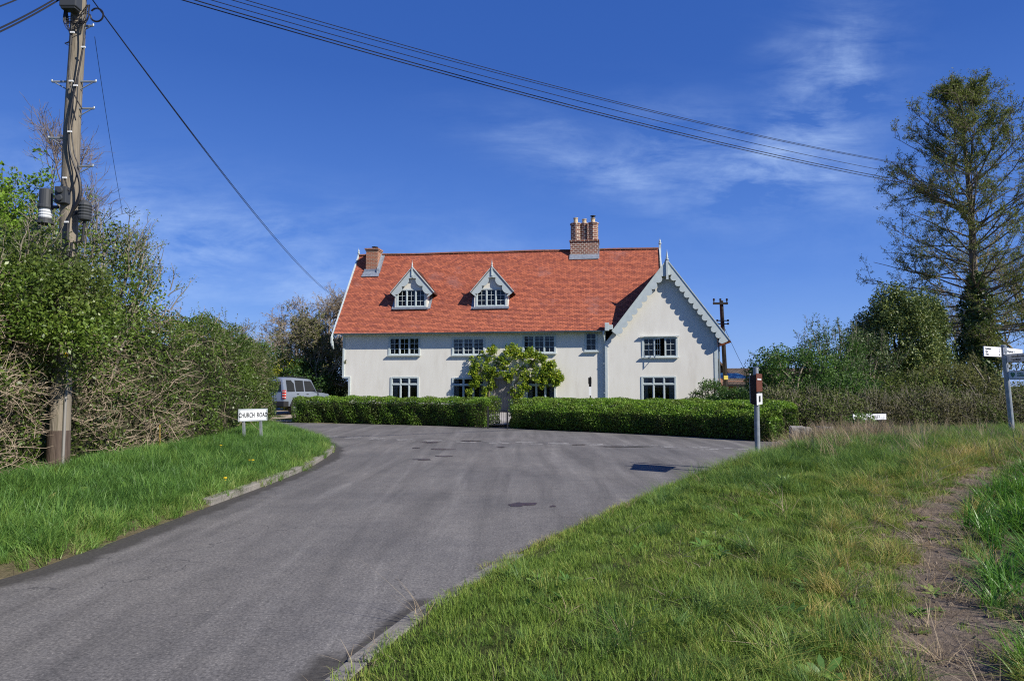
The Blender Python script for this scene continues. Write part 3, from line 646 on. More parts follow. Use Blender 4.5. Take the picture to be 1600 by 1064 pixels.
# right gable end of the main range above the wing
mw.add([(uRR-.06,.0,zE),(uRR-.06,7.2,zE),(uRR-.06,3.6,zRR-.08)], [(0,1,2)])
o = mw.build('wall', RENDER, house)
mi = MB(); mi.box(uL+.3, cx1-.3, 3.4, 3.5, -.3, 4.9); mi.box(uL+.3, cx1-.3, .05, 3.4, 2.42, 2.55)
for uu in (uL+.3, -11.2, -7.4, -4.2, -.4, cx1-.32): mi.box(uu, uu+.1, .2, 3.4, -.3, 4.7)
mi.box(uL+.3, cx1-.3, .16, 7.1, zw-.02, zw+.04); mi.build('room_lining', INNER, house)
cw = MB(); wall_strip(cw, [cx0, uA, cx1], lambda u: -.3, ctop, [gU, gL], CV)
cw.quad((cx1,CV,-.3),(cx1,7.3,-.3),(cx1,7.3,ctop(cx1)),(cx1,CV,ctop(cx1))); cw.quad((cx0,CV,-.3),(cx0,CV,ctop(cx0)),(cx0,.4,ctop(cx0)),(cx0,.4,-.3))
cw.add([(cx0,7.45,-.3),(cx1,7.45,-.3),(cx1,7.45,ctop(cx1)),(uA,7.45,ctop(uA)),(cx0,7.45,ctop(cx0))], [(0,4,3,2,1)])
cw.build('wall', RENDER, house)

# roofs: stepped tile courses with a slight sag
def tile_slope(name, e0, e1, r0, r1, n, lift, nrm, m, nu=26, sag=0.0, clip=None):
    e0, e1, r0, r1 = [Vector(q) for q in (e0, e1, r0, r1)]; nrm = Vector(nrm).normalized(); Vv, Fv, UV = [], [], []
    ln = (r0-e0).length; wd = (e1-e0).length; rg_ = np.random.default_rng(int(abs(wd)*100))
    for i in range(n):
        for k_, (t_, l_) in enumerate(((i/n, lift), ((i+1)/n+.003, .002), (i/n, -.01))):
            for j in range(nu+1):
                s_ = j/nu; a = e0.lerp(e1, s_); c = r0.lerp(r1, s_)
                q = a.lerp(c, t_)+nrm*(l_+rg_.normal(0, .0022))+Vector((0,0,-1))*sag*math.sin(s_*math.pi*2.3+.5)*math.sin(math.pi*min(t_, 1)*.9+.1)
                Vv.append(q); UV.append((s_*wd, t_*ln if k_ < 2 else t_*ln-.002))
        b0 = i*3*(nu+1)
        for j in range(nu):
            Fv.append((b0+j, b0+j+1, b0+nu+1+j+1, b0+nu+1+j)); Fv.append((b0+2*(nu+1)+j, b0+2*(nu+1)+j+1, b0+j+1, b0+j))
    me = bpy.data.meshes.new(name); me.from_pydata([tuple(q) for q in Vv], [], Fv); uvl = me.uv_layers.new(name='UVMap')
    idx = np.zeros(len(me.loops), dtype=np.int32); me.loops.foreach_get('vertex_index', idx); uvl.data.foreach_set('uv', np.array(UV, np.float32)[idx].ravel())
    if clip:
        bm = bmesh.new(); bm.from_mesh(me)
        for co_, no_ in clip: bmesh.ops.bisect_plane(bm, geom=bm.verts[:]+bm.edges[:]+bm.faces[:], plane_co=co_, plane_no=no_, clear_outer=True)
        bm.to_mesh(me); bm.free()
    return link_mesh(name, me, m, house)
nz = Vector((0, -SL, 1)); slope_len = 4*math.hypot(1, SL)
tile_slope('roof', (uEL,-.4,zE), (uRR,-.4,zE+.02), (uRL,3.6,zRL), (uRR,3.6,zRR), int(slope_len/.1), .016, nz, TILE, 40, .06, clip=[((uA, 0, zA-.03), (slL, 0, -1))])
b = MB(); b.add([(uEL,7.6,zE),(uRR,7.6,zE),(uRR,3.6,zRR),(uRL,3.6,zRL)], [(0,1,2,3)]); o = b.build('roof', TILE, house)
nRr = (slR, 0, 1); nLl = (-slL, 0, 1)
def zw_(u): return zA-(u-uA)*slR if u > uA else zA-(uA-u)*slL
tile_slope('roof', (uT+.05,-.46,zw_(uT+.05)), (uT+.05,7.6,zw_(uT+.05)), (uA,-.46,zA), (uA,7.6,zA), int(5.4/.1), .016, nRr, TILE, 14)
tile_slope('roof', (uS-.02,7.6,zw_(uS-.02)), (uS-.02,-.46,zw_(uS-.02)), (uA,7.6,zA), (uA,-.46,zA), int(4.9/.1), .016, nLl, TILE, 14)
RIDGE = mat('ridge_tile', (.24,.085,.055), (.13,.075,.05), scale=3, rough=.9, c3=(.26,.24,.17), s3=5, t3=.58)
b = MB()
rl = [Vector((uRL+(uRR-uRL)*i/60, 3.6, 0)) for i in range(61)]
for i in range(60):
    t0_ = i/60; z0_ = zRL+(zRR-zRL)*t0_+.012*math.sin(i*.4)-.035*math.sin(t0_*math.pi*2.3+.5)*.1; z1_ = z0_+(zRR-zRL)/60
    a, c = rl[i], rl[i+1]; g_ = .004
    for k_ in range(6):
        f0 = math.pi*(.05+.9*k_/6); f1 = math.pi*(.05+.9*(k_+1)/6); r_ = .13
        b.quad((a.x+g_, 3.6-r_*math.cos(f0), z0_-.06+r_*math.sin(f0)), (c.x-g_, 3.6-r_*math.cos(f0), z1_-.06+r_*math.sin(f0)), (c.x-g_, 3.6-r_*math.cos(f1), z1_-.06+r_*math.sin(f1)), (a.x+g_, 3.6-r_*math.cos(f1), z0_-.06+r_*math.sin(f1)))
b.build('ridge', RIDGE, house)
b = MB(); b.tube([(uA, -.46+.4*i, zA-.01) for i in range(21)], .10, 8); b.build('ridge', RIDGE, house)
# underside boards, fascia and gutter
b = MB(); b.box(uL-.02, cx0, -.36, .0, zE+.03, zE+.06); b.build('soffit', TRIM, house)
b = MB(); b.box(uL-.02, cx0, -.395, -.365, zE-.09, zE+.03); b.build('fascia', TRIM, house)
GUT = mat('grey_gutter', (.16,.19,.20), rough=.5)
b = MB()
for k_ in range(6):
    f0 = math.pi+math.pi*k_/6; f1 = math.pi+math.pi*(k_+1)/6
    b.quad((uEL+.05,-.46+.055*math.cos(f0),zE-.005+.055*math.sin(f0)), (cx0-.12,-.46+.055*math.cos(f0),zE-.005+.055*math.sin(f0)), (cx0-.12,-.46+.055*math.cos(f1),zE-.005+.055*math.sin(f1)), (uEL+.05,-.46+.055*math.cos(f1),zE-.005+.055*math.sin(f1)))
b.build('gutter', GUT, house)
b = MB(); ug = cx0-.10; b.tube([(ug,-.46,zE-.05),(ug,-.46,zE-.2),(ug+.06,-.24,zE-.55),(ug+.07,-.13,zE-.7),(ug+.07,-.13,0)], .045, 8)
for zz in (1.2, 2.8): b.box(ug+.0, ug+.14, -.19, -.01, zz, zz+.05)
b.build('downpipe', TRIM, house, smooth=False)
b = MB(); ur = cx1+.16; b.tube([(ur+.25,-.30,ctop(cx1)-.1),(ur+.02,-.2,ctop(cx1)-.35),(ur-.06,-.1,ctop(cx1)-.55),(ur-.06,-.1,0)], .045, 8); b.build('downpipe', GUT, house)
# corner boards
b = MB(); b.box(uL-.015, uL+.10, -.045, .02, zJ, zE+.05); b.box(uL-.015, uL2+.1, -.045, .02, zJ-.09, zJ); b.box(uL2-.02, uL2+.11, -.04, .02, -.2, zJ-.09); b.build('corner_board', TRIM, house)
b = MB(); b.box(cx0-.02, cx0+.12, CV-.03, CV+.02, -.2, ctop(cx0)-.2); b.build('corner_board', TRIM, house)
b = MB(); b.box(cx1-.16, cx1+.02, CV-.03, CV+.02, -.2, ctop(cx1)-.12); b.build('corner_board', TRIM, house)
# cover of the valley gutter where the two roofs meet
b = MB(); b.box(uS-.42, uS-.18, -.62, -.38, zE-.02, zE+.42); b.box(uS-.18, uS+.02, -.60, -.40, zE+.05, zE+.30); b.build('hopper_head', TRIM, house, bevel=.015)

# bargeboards, finials
def barge(name, parent, foot, apex, v, th, dep, nl, tip=.2, m=TRIM, cusp=.5):
    """scalloped board from the foot to the apex (both (u, z)) with lobes on the lower edge"""
    f = Vector(foot); a = Vector(apex); d = (a-f); ln = d.length; d.normalize(); nrm = Vector((d.y, -d.x))
    if nrm.y > 0: nrm = -nrm
    pts_ = [f-d*tip, a, ] ; low_ = []
    w = ln/nl
    for i in range(nl):
        for k_ in range(7):
            t_ = k_/6; q = f+d*(i+t_)*w; low_.append(q+nrm*(dep*(1-cusp)+dep*cusp*math.sin(math.pi*t_)**.6))
    foot_ = [f-d*tip+nrm*dep*.4, f-d*(tip*.8)+nrm*dep*.95, f-d*tip*.3+nrm*dep*1.12, f+nrm*dep*.85]
    poly = [a]+[f-d*tip]+foot_+low_
    # end vertically under the apex
    poly = [Vector((q.x, q.y)) for q in poly]; sg = 1 if a.x > f.x else -1
    for q in poly:
        if (q.x-a.x)*sg > 0: q.x = a.x
    b = MB(); b.prism([(q.x, q.y) for q in poly], lambda p_: (p_[0], v, p_[1]), lambda p_: (p_[0], v+th, p_[1]))
    me_ = b.build(name, m, parent); bm = bmesh.new(); bm.from_mesh(me_.data); bmesh.ops.triangulate(bm, faces=[f_ for f_ in bm.faces if len(f_.verts) > 4]); bmesh.ops.recalc_face_normals(bm, faces=bm.faces[:]); bm.to_mesh(me_.data); bm.free()
    # capping strip along the top edge, set just proud of the board
    c = MB(); up_ = -nrm; q0 = f-d*tip; 
    P_ = [q0+up_*.002, a+up_*.002, a+up_*.045, q0+up_*.045]
    if sg: c.prism([(q.x, q.y) for q in P_], lambda p_: (p_[0], v-.03, p_[1]), lambda p_: (p_[0], v+th+.05, p_[1]))
    c.build(name.replace('bargeboard', 'capping'), TRIM, parent)
    return me_
def finial(parent, u, v, z0, zb, zt, r=.055):
    b = MB(); b.box(u-r, u+r, v-r*.8, v+r*.8, z0, zb-.02)
    b.lathe((u, v, 0), [(zb-.02,r*1.0),(zb,r*1.5),(zb+.05,r*1.55),(zb+.08,r*.8),(zb+.14,r*1.1),(zb+.2,r*.9),(zt-.1,r*.25),(zt,.006)], 10)
    return b.build('finial', TRIM, parent)
barge('bargeboard', house, (uS+.02, zw_(uS)), (uA, zA), -.53, .05, .46, 11, .05, cusp=.40)
barge('bargeboard', house, (uT-.25, zw_(uT-.25)), (uA, zA), -.53, .05, .46, 13, .34, cusp=.40)
finial(house, uA, -.56, zA-1.05, zA+.02, F(1042,390,-.56)[1], .06)
finial(house, uRR+.08, 3.55, zRR-1.6, zRR+.25, F(1030,372,3.6)[1], .06)
# main verges: left board seen on edge, right board
def verge(u, zr, lft):
    b = MB(); y0, y1 = -.58, 3.6; za = zE-.18*SL
    if not lft: za = zw_(u)+.05; y0 = (za-zE)/SL-.4; za += .05
    
    for (ya, zya, yb, zyb) in ((y0, za-.05, y1, zr+.02), (7.2-y0, za-.05, y1, zr+.02)):
        P_ = [(ya, zya+.07), (yb, zyb+.09), (yb, zyb-.30), (ya, zya-.26)]
        b.prism(P_, lambda p_: (u-.04, p_[0], p_[1]), lambda p_: (u+.04, p_[0], p_[1]))
    if lft: b.tube([(u, y0+.1, za-.2), (u, y0+.16, za-.42), (u, y0+.35, za-.62)], [.09, .08, .04], 8)
    b.build('bargeboard', TRIM, house)
verge(uEL-.05, zRL, True); verge(uRR+.06, zRR, False)
finial(house, uEL-.05, 3.55, zRL-.3, zRL+.1, F(562,388,3.6)[1], .05)

# windows
def window(parent, r_, v, lights, rows, cols, transom=None, valance=False, openl=None, hood=False, curtain=0, sill=True):
    a, c, z0, z1 = r_; fw = .065; b = MB(); v0, v1 = v-.035, v+.07
    b.box(a-.03, a+fw, v0, v1, z0, z1); b.box(c-fw, c+.03, v0, v1, z0, z1); b.box(a+fw, c-fw, v0, v1, z1-fw, z1+.02); b.box(a+fw, c-fw, v0, v1, z0, z0+fw)
    lw = (c-a-2*fw)/lights; g = MB(); bar = .012
    tz = z0+(z1-z0)*transom if transom else None
    if tz: b.box(a+fw, c-fw, v0+.004, v1-.004, tz-.035, tz+.035)
    for i in range(lights):
        x0 = a+fw+i*lw; x1 = x0+lw
        if i: b.box(x0-.03, x0+.03, v0+.006, v1-.006, z0+fw, z1-fw)
        for (za, zb, rr, cc) in ([(z0+fw, tz-.035, 1, 1), (tz+.035, z1-fw, 1, 1)] if tz else [(z0+fw, z1-fw, rows, cols)]):
            if tz and rows > 1: rr, cc = 1, 1
            xa, xb = x0+.03*(i > 0), x1-.03*(i < lights-1); cs = .028
            if openl == i:
                m_ = MB(); h_ = R(62)
                def sw(x, y): dx = x-xa; return (xa+dx*math.cos(h_)-0*y, v+.0-dx*math.sin(h_)+y*math.cos(h_))
                def bx(x0_, x1_, za_, zb_, th=.03):
                    P_ = [sw(x0_,0), sw(x1_,0), sw(x1_,th), sw(x0_,th)]; m_.add([(p_[0],p_[1],za_) for p_ in P_]+[(p_[0],p_[1],zb_) for p_ in P_], [(0,3,2,1),(4,5,6,7),(0,1,5,4),(1,2,6,5),(2,3,7,6),(3,0,4,7)])
                bx(xa, xa+.05, za, zb); bx(xb-.05, xb, za, zb); bx(xa+.05, xb-.05, za, za+.05); bx(xa+.05, xb-.05, zb-.05, zb); bx((xa+xb)/2-.012, (xa+xb)/2+.012, za+.05, zb-.05)
                for q in (1, 2): bx(xa+.05, xb-.05, za+(zb-za)*q/3-.012, za+(zb-za)*q/3+.012)
                m_.build('casement', TRIM, parent); continue
            b.box(xa, xa+cs, v+.0, v+.05, za, zb); b.box(xb-cs, xb, v+.0, v+.05, za, zb); b.box(xa+cs, xb-cs, v+.0, v+.05, za, za+cs); b.box(xa+cs, xb-cs, v+.0, v+.05, zb-cs, zb)
            for k_ in range(1, cc): xm = xa+(xb-xa)*k_/cc; b.box(xm-bar, xm+bar, v+.012, v+.04, za+cs, zb-cs)
            for k_ in range(1, rr): zm = za+(zb-za)*k_/rr; b.box(xa+cs, xb-cs, v+.014, v+.038, zm-bar, zm+bar)
            g.quad((xa+cs, v+.028, za+cs), (xb-cs, v+.028, za+cs), (xb-cs, v+.028, zb-cs), (xa+cs, v+.028, zb-cs))
    fr = b.build('window', TRIM, parent); lvl = fr if parent is house else parent
    g.build('pane', GLASS, lvl)
    if sill: s_ = MB(); s_.box(a-.09, c+.09, v-.14, v-.036, z0-.05, z0-.002); s_.build('sill', TRIM, lvl, bevel=.008)
    if hood: s_ = MB(); s_.box(a-.14, c+.10, v-.16, v-.036, z1+.021, z1+.06); s_.build('hood', TRIM, lvl)
    if valance: s_ = MB(); s_.box(a+.08, c-.08, v+.10, v+.12, z1-.24, z1-.06); s_.build('valance', CURT, lvl)
    if curtain:
        for sd in ((a+.08, 1), (c-.08, -1)) if curtain == 2 else ((a+.08, 1),):
            s_ = MB(); n_ = 14; w_ = .26
            for k_ in range(n_):
                xa = sd[0]+sd[1]*w_*k_/n_; xb = sd[0]+sd[1]*w_*(k_+1)/n_; ya = v+.14+.025*math.sin(k_*1.5); yb = v+.14+.025*math.sin((k_+1)*1.5)
                s_.quad((xa, ya, z0+.05), (xb, yb, z0+.05), (xb, yb, z1-.05), (xa, ya, z1-.05))
            s_.build('curtain', CURT, lvl)
    return fr
window(house, up[0], 0, 3, 3, 2, curtain=1); window(house, up[1], 0, 3, 4, 2, valance=True, curtain=1); window(house, up[2], 0, 3, 3, 2, valance=True)
window(house, small, 0, 1, 3, 2); window(house, gU, CV, 3, 3, 2, openl=1, hood=True)
for i, r_ in enumerate(low): window(house, r_, .0, 3, 1, 1, transom=.70, curtain=(1, 2, 2)[i], hood=False, valance=(i == 0))
window(house, gL, CV, 3, 1, 1, transom=.70, curtain=2)
# casement stay of the open gable light is left to the frame itself; ornament on sills
b = MB(); ux, zx = F(949, 616, CV); 
PORC = mat('white_china', (.75,.75,.73), rough=.2)
for (px, py, v_) in ((1030, 621, CV+.2), (641, 550, .2), (926, 545, .2)):
    u_, z_ = F(px, py, v_); o = MB(); hz = z_-.1; o.lathe((0,0,0), [(0,.05),(.06,.06),(.11,.035),(.15,.045),(.19,.035),(.21,.008)], 10)
    q = o.build('ornament', PORC); w_ = HO+EU*u_+EV*v_; q.location = (w_[0], w_[1], hz)
    tag(q, {1030: 'small white china figure inside the lower gable window', 641: 'small white china figure on the sill inside the upper window nearest the left end', 926: 'small white china figure inside the narrow upper window'}[px], 'ornament')
# door with porch hood
DOORW = mat('weathered_oak', (.30,.28,.27), (.21,.195,.185), scale=3, rough=.85, stretch=(9,9,.5), bump=.3)
b = MB(); n_ = 5
for k_ in range(n_): b.box(du0+.09+(du1-du0-.18)*k_/n_+.004, du0+.09+(du1-du0-.18)*(k_+1)/n_-.004, .03, .075, dz0, dz1-.08)
dr = b.build('door', DOORW, house, bevel=.004)
b = MB(); b.tube([(du1-.2,.0,1.05),(du1-.2,-.03,1.05),(du1-.2,-.03,1.18),(du1-.2,.0,1.18)], .012, 6); b.build('handle', IRON, dr)
b = MB(); b.box(du0-.02, du0+.09, -.04, .1, dz0, dz1); b.box(du1-.09, du1+.02, -.04, .1, dz0, dz1); b.box(du0+.09, du1-.09, -.04, .1, dz1-.08, dz1); b.build('door_frame', DOORW, house)
b = MB(); um = (du0+du1)/2; 
for k_ in range(8):
    f0 = math.pi*k_/8; f1 = math.pi*(k_+1)/8; w_ = (du1-du0)/2+.15
    b.add([(um+w_*math.cos(f), y_, dz1+.12+h_*math.sin(f)) for f in (f0, f1) for y_ in (-.55, -.013) for h_ in (.33, .27)], [(0,4,5,1),(0,1,3,2),(4,6,7,5),(0,2,6,4),(1,5,7,3),(2,3,7,6)])
b.build('porch_hood', LEAD, house)
b = MB(); b.box(um-.55, um+.55, -.45, -.05, -.1, .12); b.build('doorstep', KERB, house, bevel=.01)

# dormers
def roof_hit(px, py):
    d = ray(px, py); n_ = EV*(-SL)+np.array([0,0,1.0]); p0 = HO+EV*(-.4)+np.array([0,0,zE]); t_ = np.dot(p0-CAM, n_)/np.dot(d, n_)
    P_ = CAM+d*t_; return float(np.dot(P_-HO, EU)), float(np.dot(P_-HO, EV)), float(P_[2])
def zroof(v): return zE+SL*(v+.4)
CREAM = RENDER
for (x0, x1, y0, y1, ax, ay, fx0, fx1, fy, ft) in ((620,665,452,480,643,418,609,678,459,406), (744,791,451,479,769,417,734,803,458,404)):
    _, vf, _ = roof_hit((x0+x1)/2, 482); w = rect(x0, x1, y0, y1, vf); ua, za = F(ax, ay, vf-.22); uf0, zf0 = F(fx0, fy, vf-.22); uf1, zf1 = F(fx1, fy, vf-.22); ua = (uf0+uf1)/2
    dm = MB(); a, c, z0, z1 = w; sl = (za-zf0)/(ua-uf0); zt = lambda u: za-abs(u-ua)*sl-.1
    e0, e1 = a-.12, c+.12
    dm.add([(e0,vf,z0-.1),(a,vf,z0-.1),(a,vf,zt(a)),(e0,vf,zt(e0))], [(0,1,2,3)]); dm.add([(c,vf,z0-.1),(e1,vf,z0-.1),(e1,vf,zt(e1)),(c,vf,zt(c))], [(0,1,2,3)])
    dm.add([(a,vf,z1),(c,vf,z1),(c,vf,zt(c)),(ua,vf,zt(ua)),(a,vf,zt(a))], [(0,1,2,3,4)]); dm.quad((a,vf,z0-.1),(c,vf,z0-.1),(c,vf,z0),(a,vf,z0))
    for ue in (e0, e1):
        ze = zt(ue); vb = (ze-zE)/SL-.4; dm.add([(ue,vf,z0-.12),(ue,vf,ze),(ue,vb+.1,ze),(ue,vf+.02,z0-.12)], [(0,1,2,3)])
    dorm = dm.build('dormer', CREAM, house)
    ro = MB(); vbk = (za-zE)/SL-.4+.1
    for uf, s_ in ((uf0, 1), (uf1, -1)):
        zf = za-abs(uf-ua)*sl; vb = (zf-zE)/SL-.4
        ro.add([(uf,vf-.2,zf),(ua,vf-.2,za),(ua,vbk,za),(uf,vb+.05,zf),(uf,vf-.2,zf-.05),(ua,vf-.2,za-.05),(ua,vbk,za-.05),(uf,vb+.05,zf-.05)], [(0,1,2,3) if s_ < 0 else (3,2,1,0),(4,5,1,0),(4,7,6,5),(0,3,7,4)])
    rd_ = ro.build('dormer_roof', TILE, dorm)
    window(dorm, w, vf+.02, 3, 3, 2, sill=False)
    li = MB(); li.box(a, c, vf+.35, vf+.37, z0, z1); li.build('dark_backing', DARK, dorm)  # dark panel added behind the panes, painted as the unlit inside of the dormer
    barge('bargeboard', dorm, (uf0+.10, za-(ua-uf0-.10)*sl), (ua, za), vf-.17, .045, .42, 3, .10, cusp=.42); barge('bargeboard', dorm, (uf1-.10, za-(uf1-.10-ua)*sl), (ua, za), vf-.17, .045, .42, 3, .10, cusp=.42)
    finial(dorm, ua, vf-.19, za-.5, za+.0, F(ax, ft, vf-.28)[1], .04)
    fl = MB(); fl.box(e0-.05, e1+.05, vf-.16, vf-.01, z0-.14, z0-.03)
    for ue, s_ in ((e0-.02, -1), (e1+.02, 1)):
        va, vb = vf-.05, (zt(ue)-zE)/SL-.4-.15
        fl.add([(ue, va, zroof(va)+.04), (ue+s_*.16, va, zroof(va)+.035), (ue+s_*.16, vb, zroof(vb)+.035), (ue, vb, zroof(vb)+.04)], [(0,1,2,3)])
    fl.build('flashing', LEAD, dorm)

# chimneys
def chimney_box(mb, u0, u1, v0, v1, z0, z1): mb.box(u0, u1, v0, v1, z0, z1)
uvb = lambda name, mb, m, parent: boxuv(mb.build(name, m, parent))
def boxuv(o):
    me = o.data; uvl = me.uv_layers.new(name='UVMap')
    for p_ in me.polygons:
        for li in p_.loop_indices:
            c = me.vertices[me.loops[li].vertex_index].co; n_ = p_.normal
            uvl.data[li].uv = (c.y, c.z) if abs(n_.x) > .7 else ((c.x, c.z) if abs(n_.z) < .7 else (c.x, c.y))
            if .2 < abs(n_.x) <= .7: uvl.data[li].uv = ((c.x-c.y)*.8, c.z)
    return o
ul, vl, zl = roof_hit(584, 424); c0 = F(572,400,vl)[0]; c1 = F(590,400,vl)[0]; zt_ = F(584,388,vl)[1]
b = MB(); b.box(c0, c1, vl, vl+.75, zl-.5, zt_-.16); b.box(c0-.04, c1+.04, vl-.04, vl+.79, zt_-.16, zt_-.08); b.box(c0-.08, c1+.08, vl-.08, vl+.83, zt_-.08, zt_)
ch = uvb('chimney', b, BRICK, house)
b = MB(); um = (c0+c1)/2; b.lathe((um+.05, vl+.4, zt_), [(0,.11),(.12,.10),(.13,.2),(.16,.2),(.20,.03)], 12); b.build('cowl', IRON, ch)
b = MB(); b.box(c0-.10, c1+.10, vl-.05, vl-.005, zl-.05, zl+.14)
va, vb = vl-.15, vl+.95; b.add([(c1+.005, va, zroof(va)+.04),(c1+.20, va, zroof(va)+.035),(c1+.20, vb, zroof(vb)+.035),(c1+.005, vb, zroof(vb)+.04),(c1+.005, vb, zroof(vb)+.3),(c1+.005, va, zroof(va)+.3)], [(0,1,2,3),(0,3,4,5)])
b.add([(c0-.2, vl-.3, zroof(vl-.3)+.035),(c1+.2, vl-.3, zroof(vl-.3)+.035),(c1+.1, vl-.005, zroof(vl)+.05),(c0-.1, vl-.005, zroof(vl)+.05)], [(0,1,2,3)]); b.build('flashing', LEAD, ch)
_, vb0, zb0 = roof_hit(912, 400); b0 = F(891,380,vb0)[0]; b1 = F(935,380,vb0)[0]; zs = F(912,376,vb0)[1]; ztop = F(912,347,vb0)[1]
b = MB(); b.box(b0, b1, vb0, vb0+1.2, zb0-.7, zs-.05); b.box(b0-.05, b1+.05, vb0-.05, vb0+1.25, zs-.05, zs+.04)
w3 = (b1-b0)
def octo(mb, cu, cv, rd, za_, zb_): mb.tube([(cu, cv, za_), (cu, cv, zb_)], rd, 8)
cs_ = [(b0+w3*.19, vb0+.35, .31), (b0+w3*.50, vb0+.40, .22), (b0+w3*.81, vb0+.35, .31)]
for cu, cv, rd in cs_: octo(b, cu, cv, rd, zs+.04, ztop-.1); octo(b, cu, cv, rd+.035, ztop-.1, ztop)
b.box(b0+w3*.60, b0+w3*.66, vb0+.1, vb0+.6, zs+.04, ztop-.06)
ch = uvb('chimney', b, OLDBRICK, house)
POT = mat('buff_clay_pot', (.58,.47,.31), (.48,.38,.25), scale=7, rough=.85)
for i, (cu, cv, rd) in enumerate(cs_):
    b = MB(); hh = (.34, .26, .28)[i]; b.lathe((cu, cv, ztop), [(-.02,.15),(.05,.14),(hh-.06,.12),(hh-.04,.15),(hh,.15)], 14); pt = b.build('pot', POT, ch, smooth=False)
    if i == 2: b = MB(); b.lathe((cu, cv, ztop+hh), [(.0,.10),(.12,.09),(.13,.17),(.16,.17),(.2,.04)], 12); b.build('cowl', IRON, ch)
b = MB(); b.add([(b0-.06, vb0-.2, zroof(vb0-.2)+.04),(b1+.06, vb0-.2, zroof(vb0-.2)+.04),(b1+.04, vb0-.005, zb0+.10),(b0-.04, vb0-.005, zb0+.10)], [(0,1,2,3)])
b.box(b1+.004, b1+.05, vb0, vb0+.7, zb0-.2, zb0+.65); b.build('flashing', LEAD, ch)

# ------------------------------------------------------------------ plants
HG = leafmat('box_hedge_leaf', [(.03,.06,.010), (.065,.125,.014), (.115,.205,.02), (.19,.28,.035)], .4, .45, .35, patch=(.10,.085,.03), pscale=2.2, pstr=.45)
WH = leafmat('hawthorn_leaf', [(.025,.045,.010), (.055,.09,.014), (.095,.15,.02), (.17,.21,.04)], .4, .4, .45, patch=(.10,.10,.04), pscale=.7, pstr=.4)
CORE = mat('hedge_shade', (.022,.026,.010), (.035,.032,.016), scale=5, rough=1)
HROW = leafmat('hedgerow_leaf', [(.035,.045,.012), (.06,.08,.018), (.085,.12,.022), (.15,.17,.045)], .3, .6, .2, patch=(.12,.09,.05), pscale=.5, pstr=.6)
def sweep(line, prof, st=.35):
    """returns sampler over the surface of a hedge swept along a line: position and outward normal"""
    Ln = resample(line, st); T = norm(np.gradient(Ln, axis=0)); Nn = np.stack([-T[:,1], T[:,0]], -1)
    return Ln, T, Nn
def sweep_core(name, line, prof, inset, parent, m, hs=None, base=0.0, wav_=.07):
    Ln, T, Nn = sweep(line, prof); pr = np.array(prof, float); c = np.array([pr[:,0].mean(), pr[:,1].max()*.5]); V = []
    n, k = len(Ln), len(pr)
    for i in range(n):
        hh = hs(i/(n-1)) if hs else 1.0; e = min(1, .35+min(i, n-1-i)*.33)
        for (w, z) in pr:
            w_ = c[0]+(w-c[0])*(1-inset/max(abs(pr[:,0]).max(), .5))*e; z_ = max(z*hh-(inset if z > .3 else 0), -.1)+base
            q = Ln[i]+Nn[i]*(w_+wav_*math.sin(i*1.7+z*3)); V.append((q[0], q[1], z_))
    Fs = [(i*k+j, (i+1)*k+j, (i+1)*k+(j+1) % k, i*k+(j+1) % k) for i in range(n-1) for j in range(k)]
    me = bpy.data.meshes.new(name); me.from_pydata(V, [], Fs+[tuple(range(k)), tuple(range((n-1)*k, n*k))[::-1]]); return link_mesh(name, me, m, parent)
def sweep_pts(line, prof, n, rg, hs=None, base=0.0, depth=.12, bump=.05, ends=.06, bf=2.0):
    Ln, T, Nn = sweep(line, prof, .1); pr = np.array(prof, float); seg = np.linalg.norm(np.diff(pr, axis=0), axis=1); cs = np.r_[0, np.cumsum(seg)]
    s = rg.random(n)*(len(Ln)-1.001); i = s.astype(int); f = (s-i)[:, None]; q = rg.random(n)*cs[-1]; j = np.clip(np.searchsorted(cs, q)-1, 0, len(seg)-1); g = (q-cs[j])/seg[j]
    P2_ = Ln[i]*(1-f)+Ln[i+1]*f; nn_ = Nn[i]; w = pr[j,0]*(1-g)+pr[j+1,0]*g; z = pr[j,1]*(1-g)+pr[j+1,1]*g
    d = pr[j+1]-pr[j]; no = norm(np.stack([-d[:,1], d[:,0]], -1)); out3 = np.stack([nn_[:,0]*no[:,0], nn_[:,1]*no[:,0], no[:,1]], -1)
    hh = hs(s/(len(Ln)-1)) if hs is not None else 1.0
    P = np.stack([P2_[:,0]+nn_[:,0]*w, P2_[:,1]+nn_[:,1]*w, z*hh+base], -1)
    ne = int(n*ends); e = rg.choice(n, ne, replace=False); last = rg.random(ne) < .5
    wr = rg.uniform(pr[:,0].min(), pr[:,0].max(), ne); zr = rg.uniform(0, 1, ne)*np.interp(wr, pr[:,0]+np.arange(len(pr))*1e-6, pr[:,1]) if False else rg.uniform(0, pr[:,1].max()*.97, ne)
    ei = np.where(last, len(Ln)-1, 0); P[e] = np.stack([Ln[ei,0]+Nn[ei,0]*wr, Ln[ei,1]+Nn[ei,1]*wr, zr*(hh[e] if hasattr(hh, '__len__') else 1)+base], -1)
    sg = np.where(last, 1, -1)[:, None]; out3[e] = np.concatenate([T[ei]*sg, np.zeros((ne, 1))], -1)
    b_ = bump*(np.sin(P[:,0]*bf*1.3+P[:,2]*3.1)*np.sin(P[:,1]*bf*1.7+P[:,2]*2.3+1)+.6*np.sin(P[:,0]*bf*4.1+P[:,2]*6+P[:,1]*3))
    dep = rg.random(n)**1.5*depth
    return P+out3*(b_-dep)[:, None], out3, s/(len(Ln)-1), dep/max(depth, 1e-6)
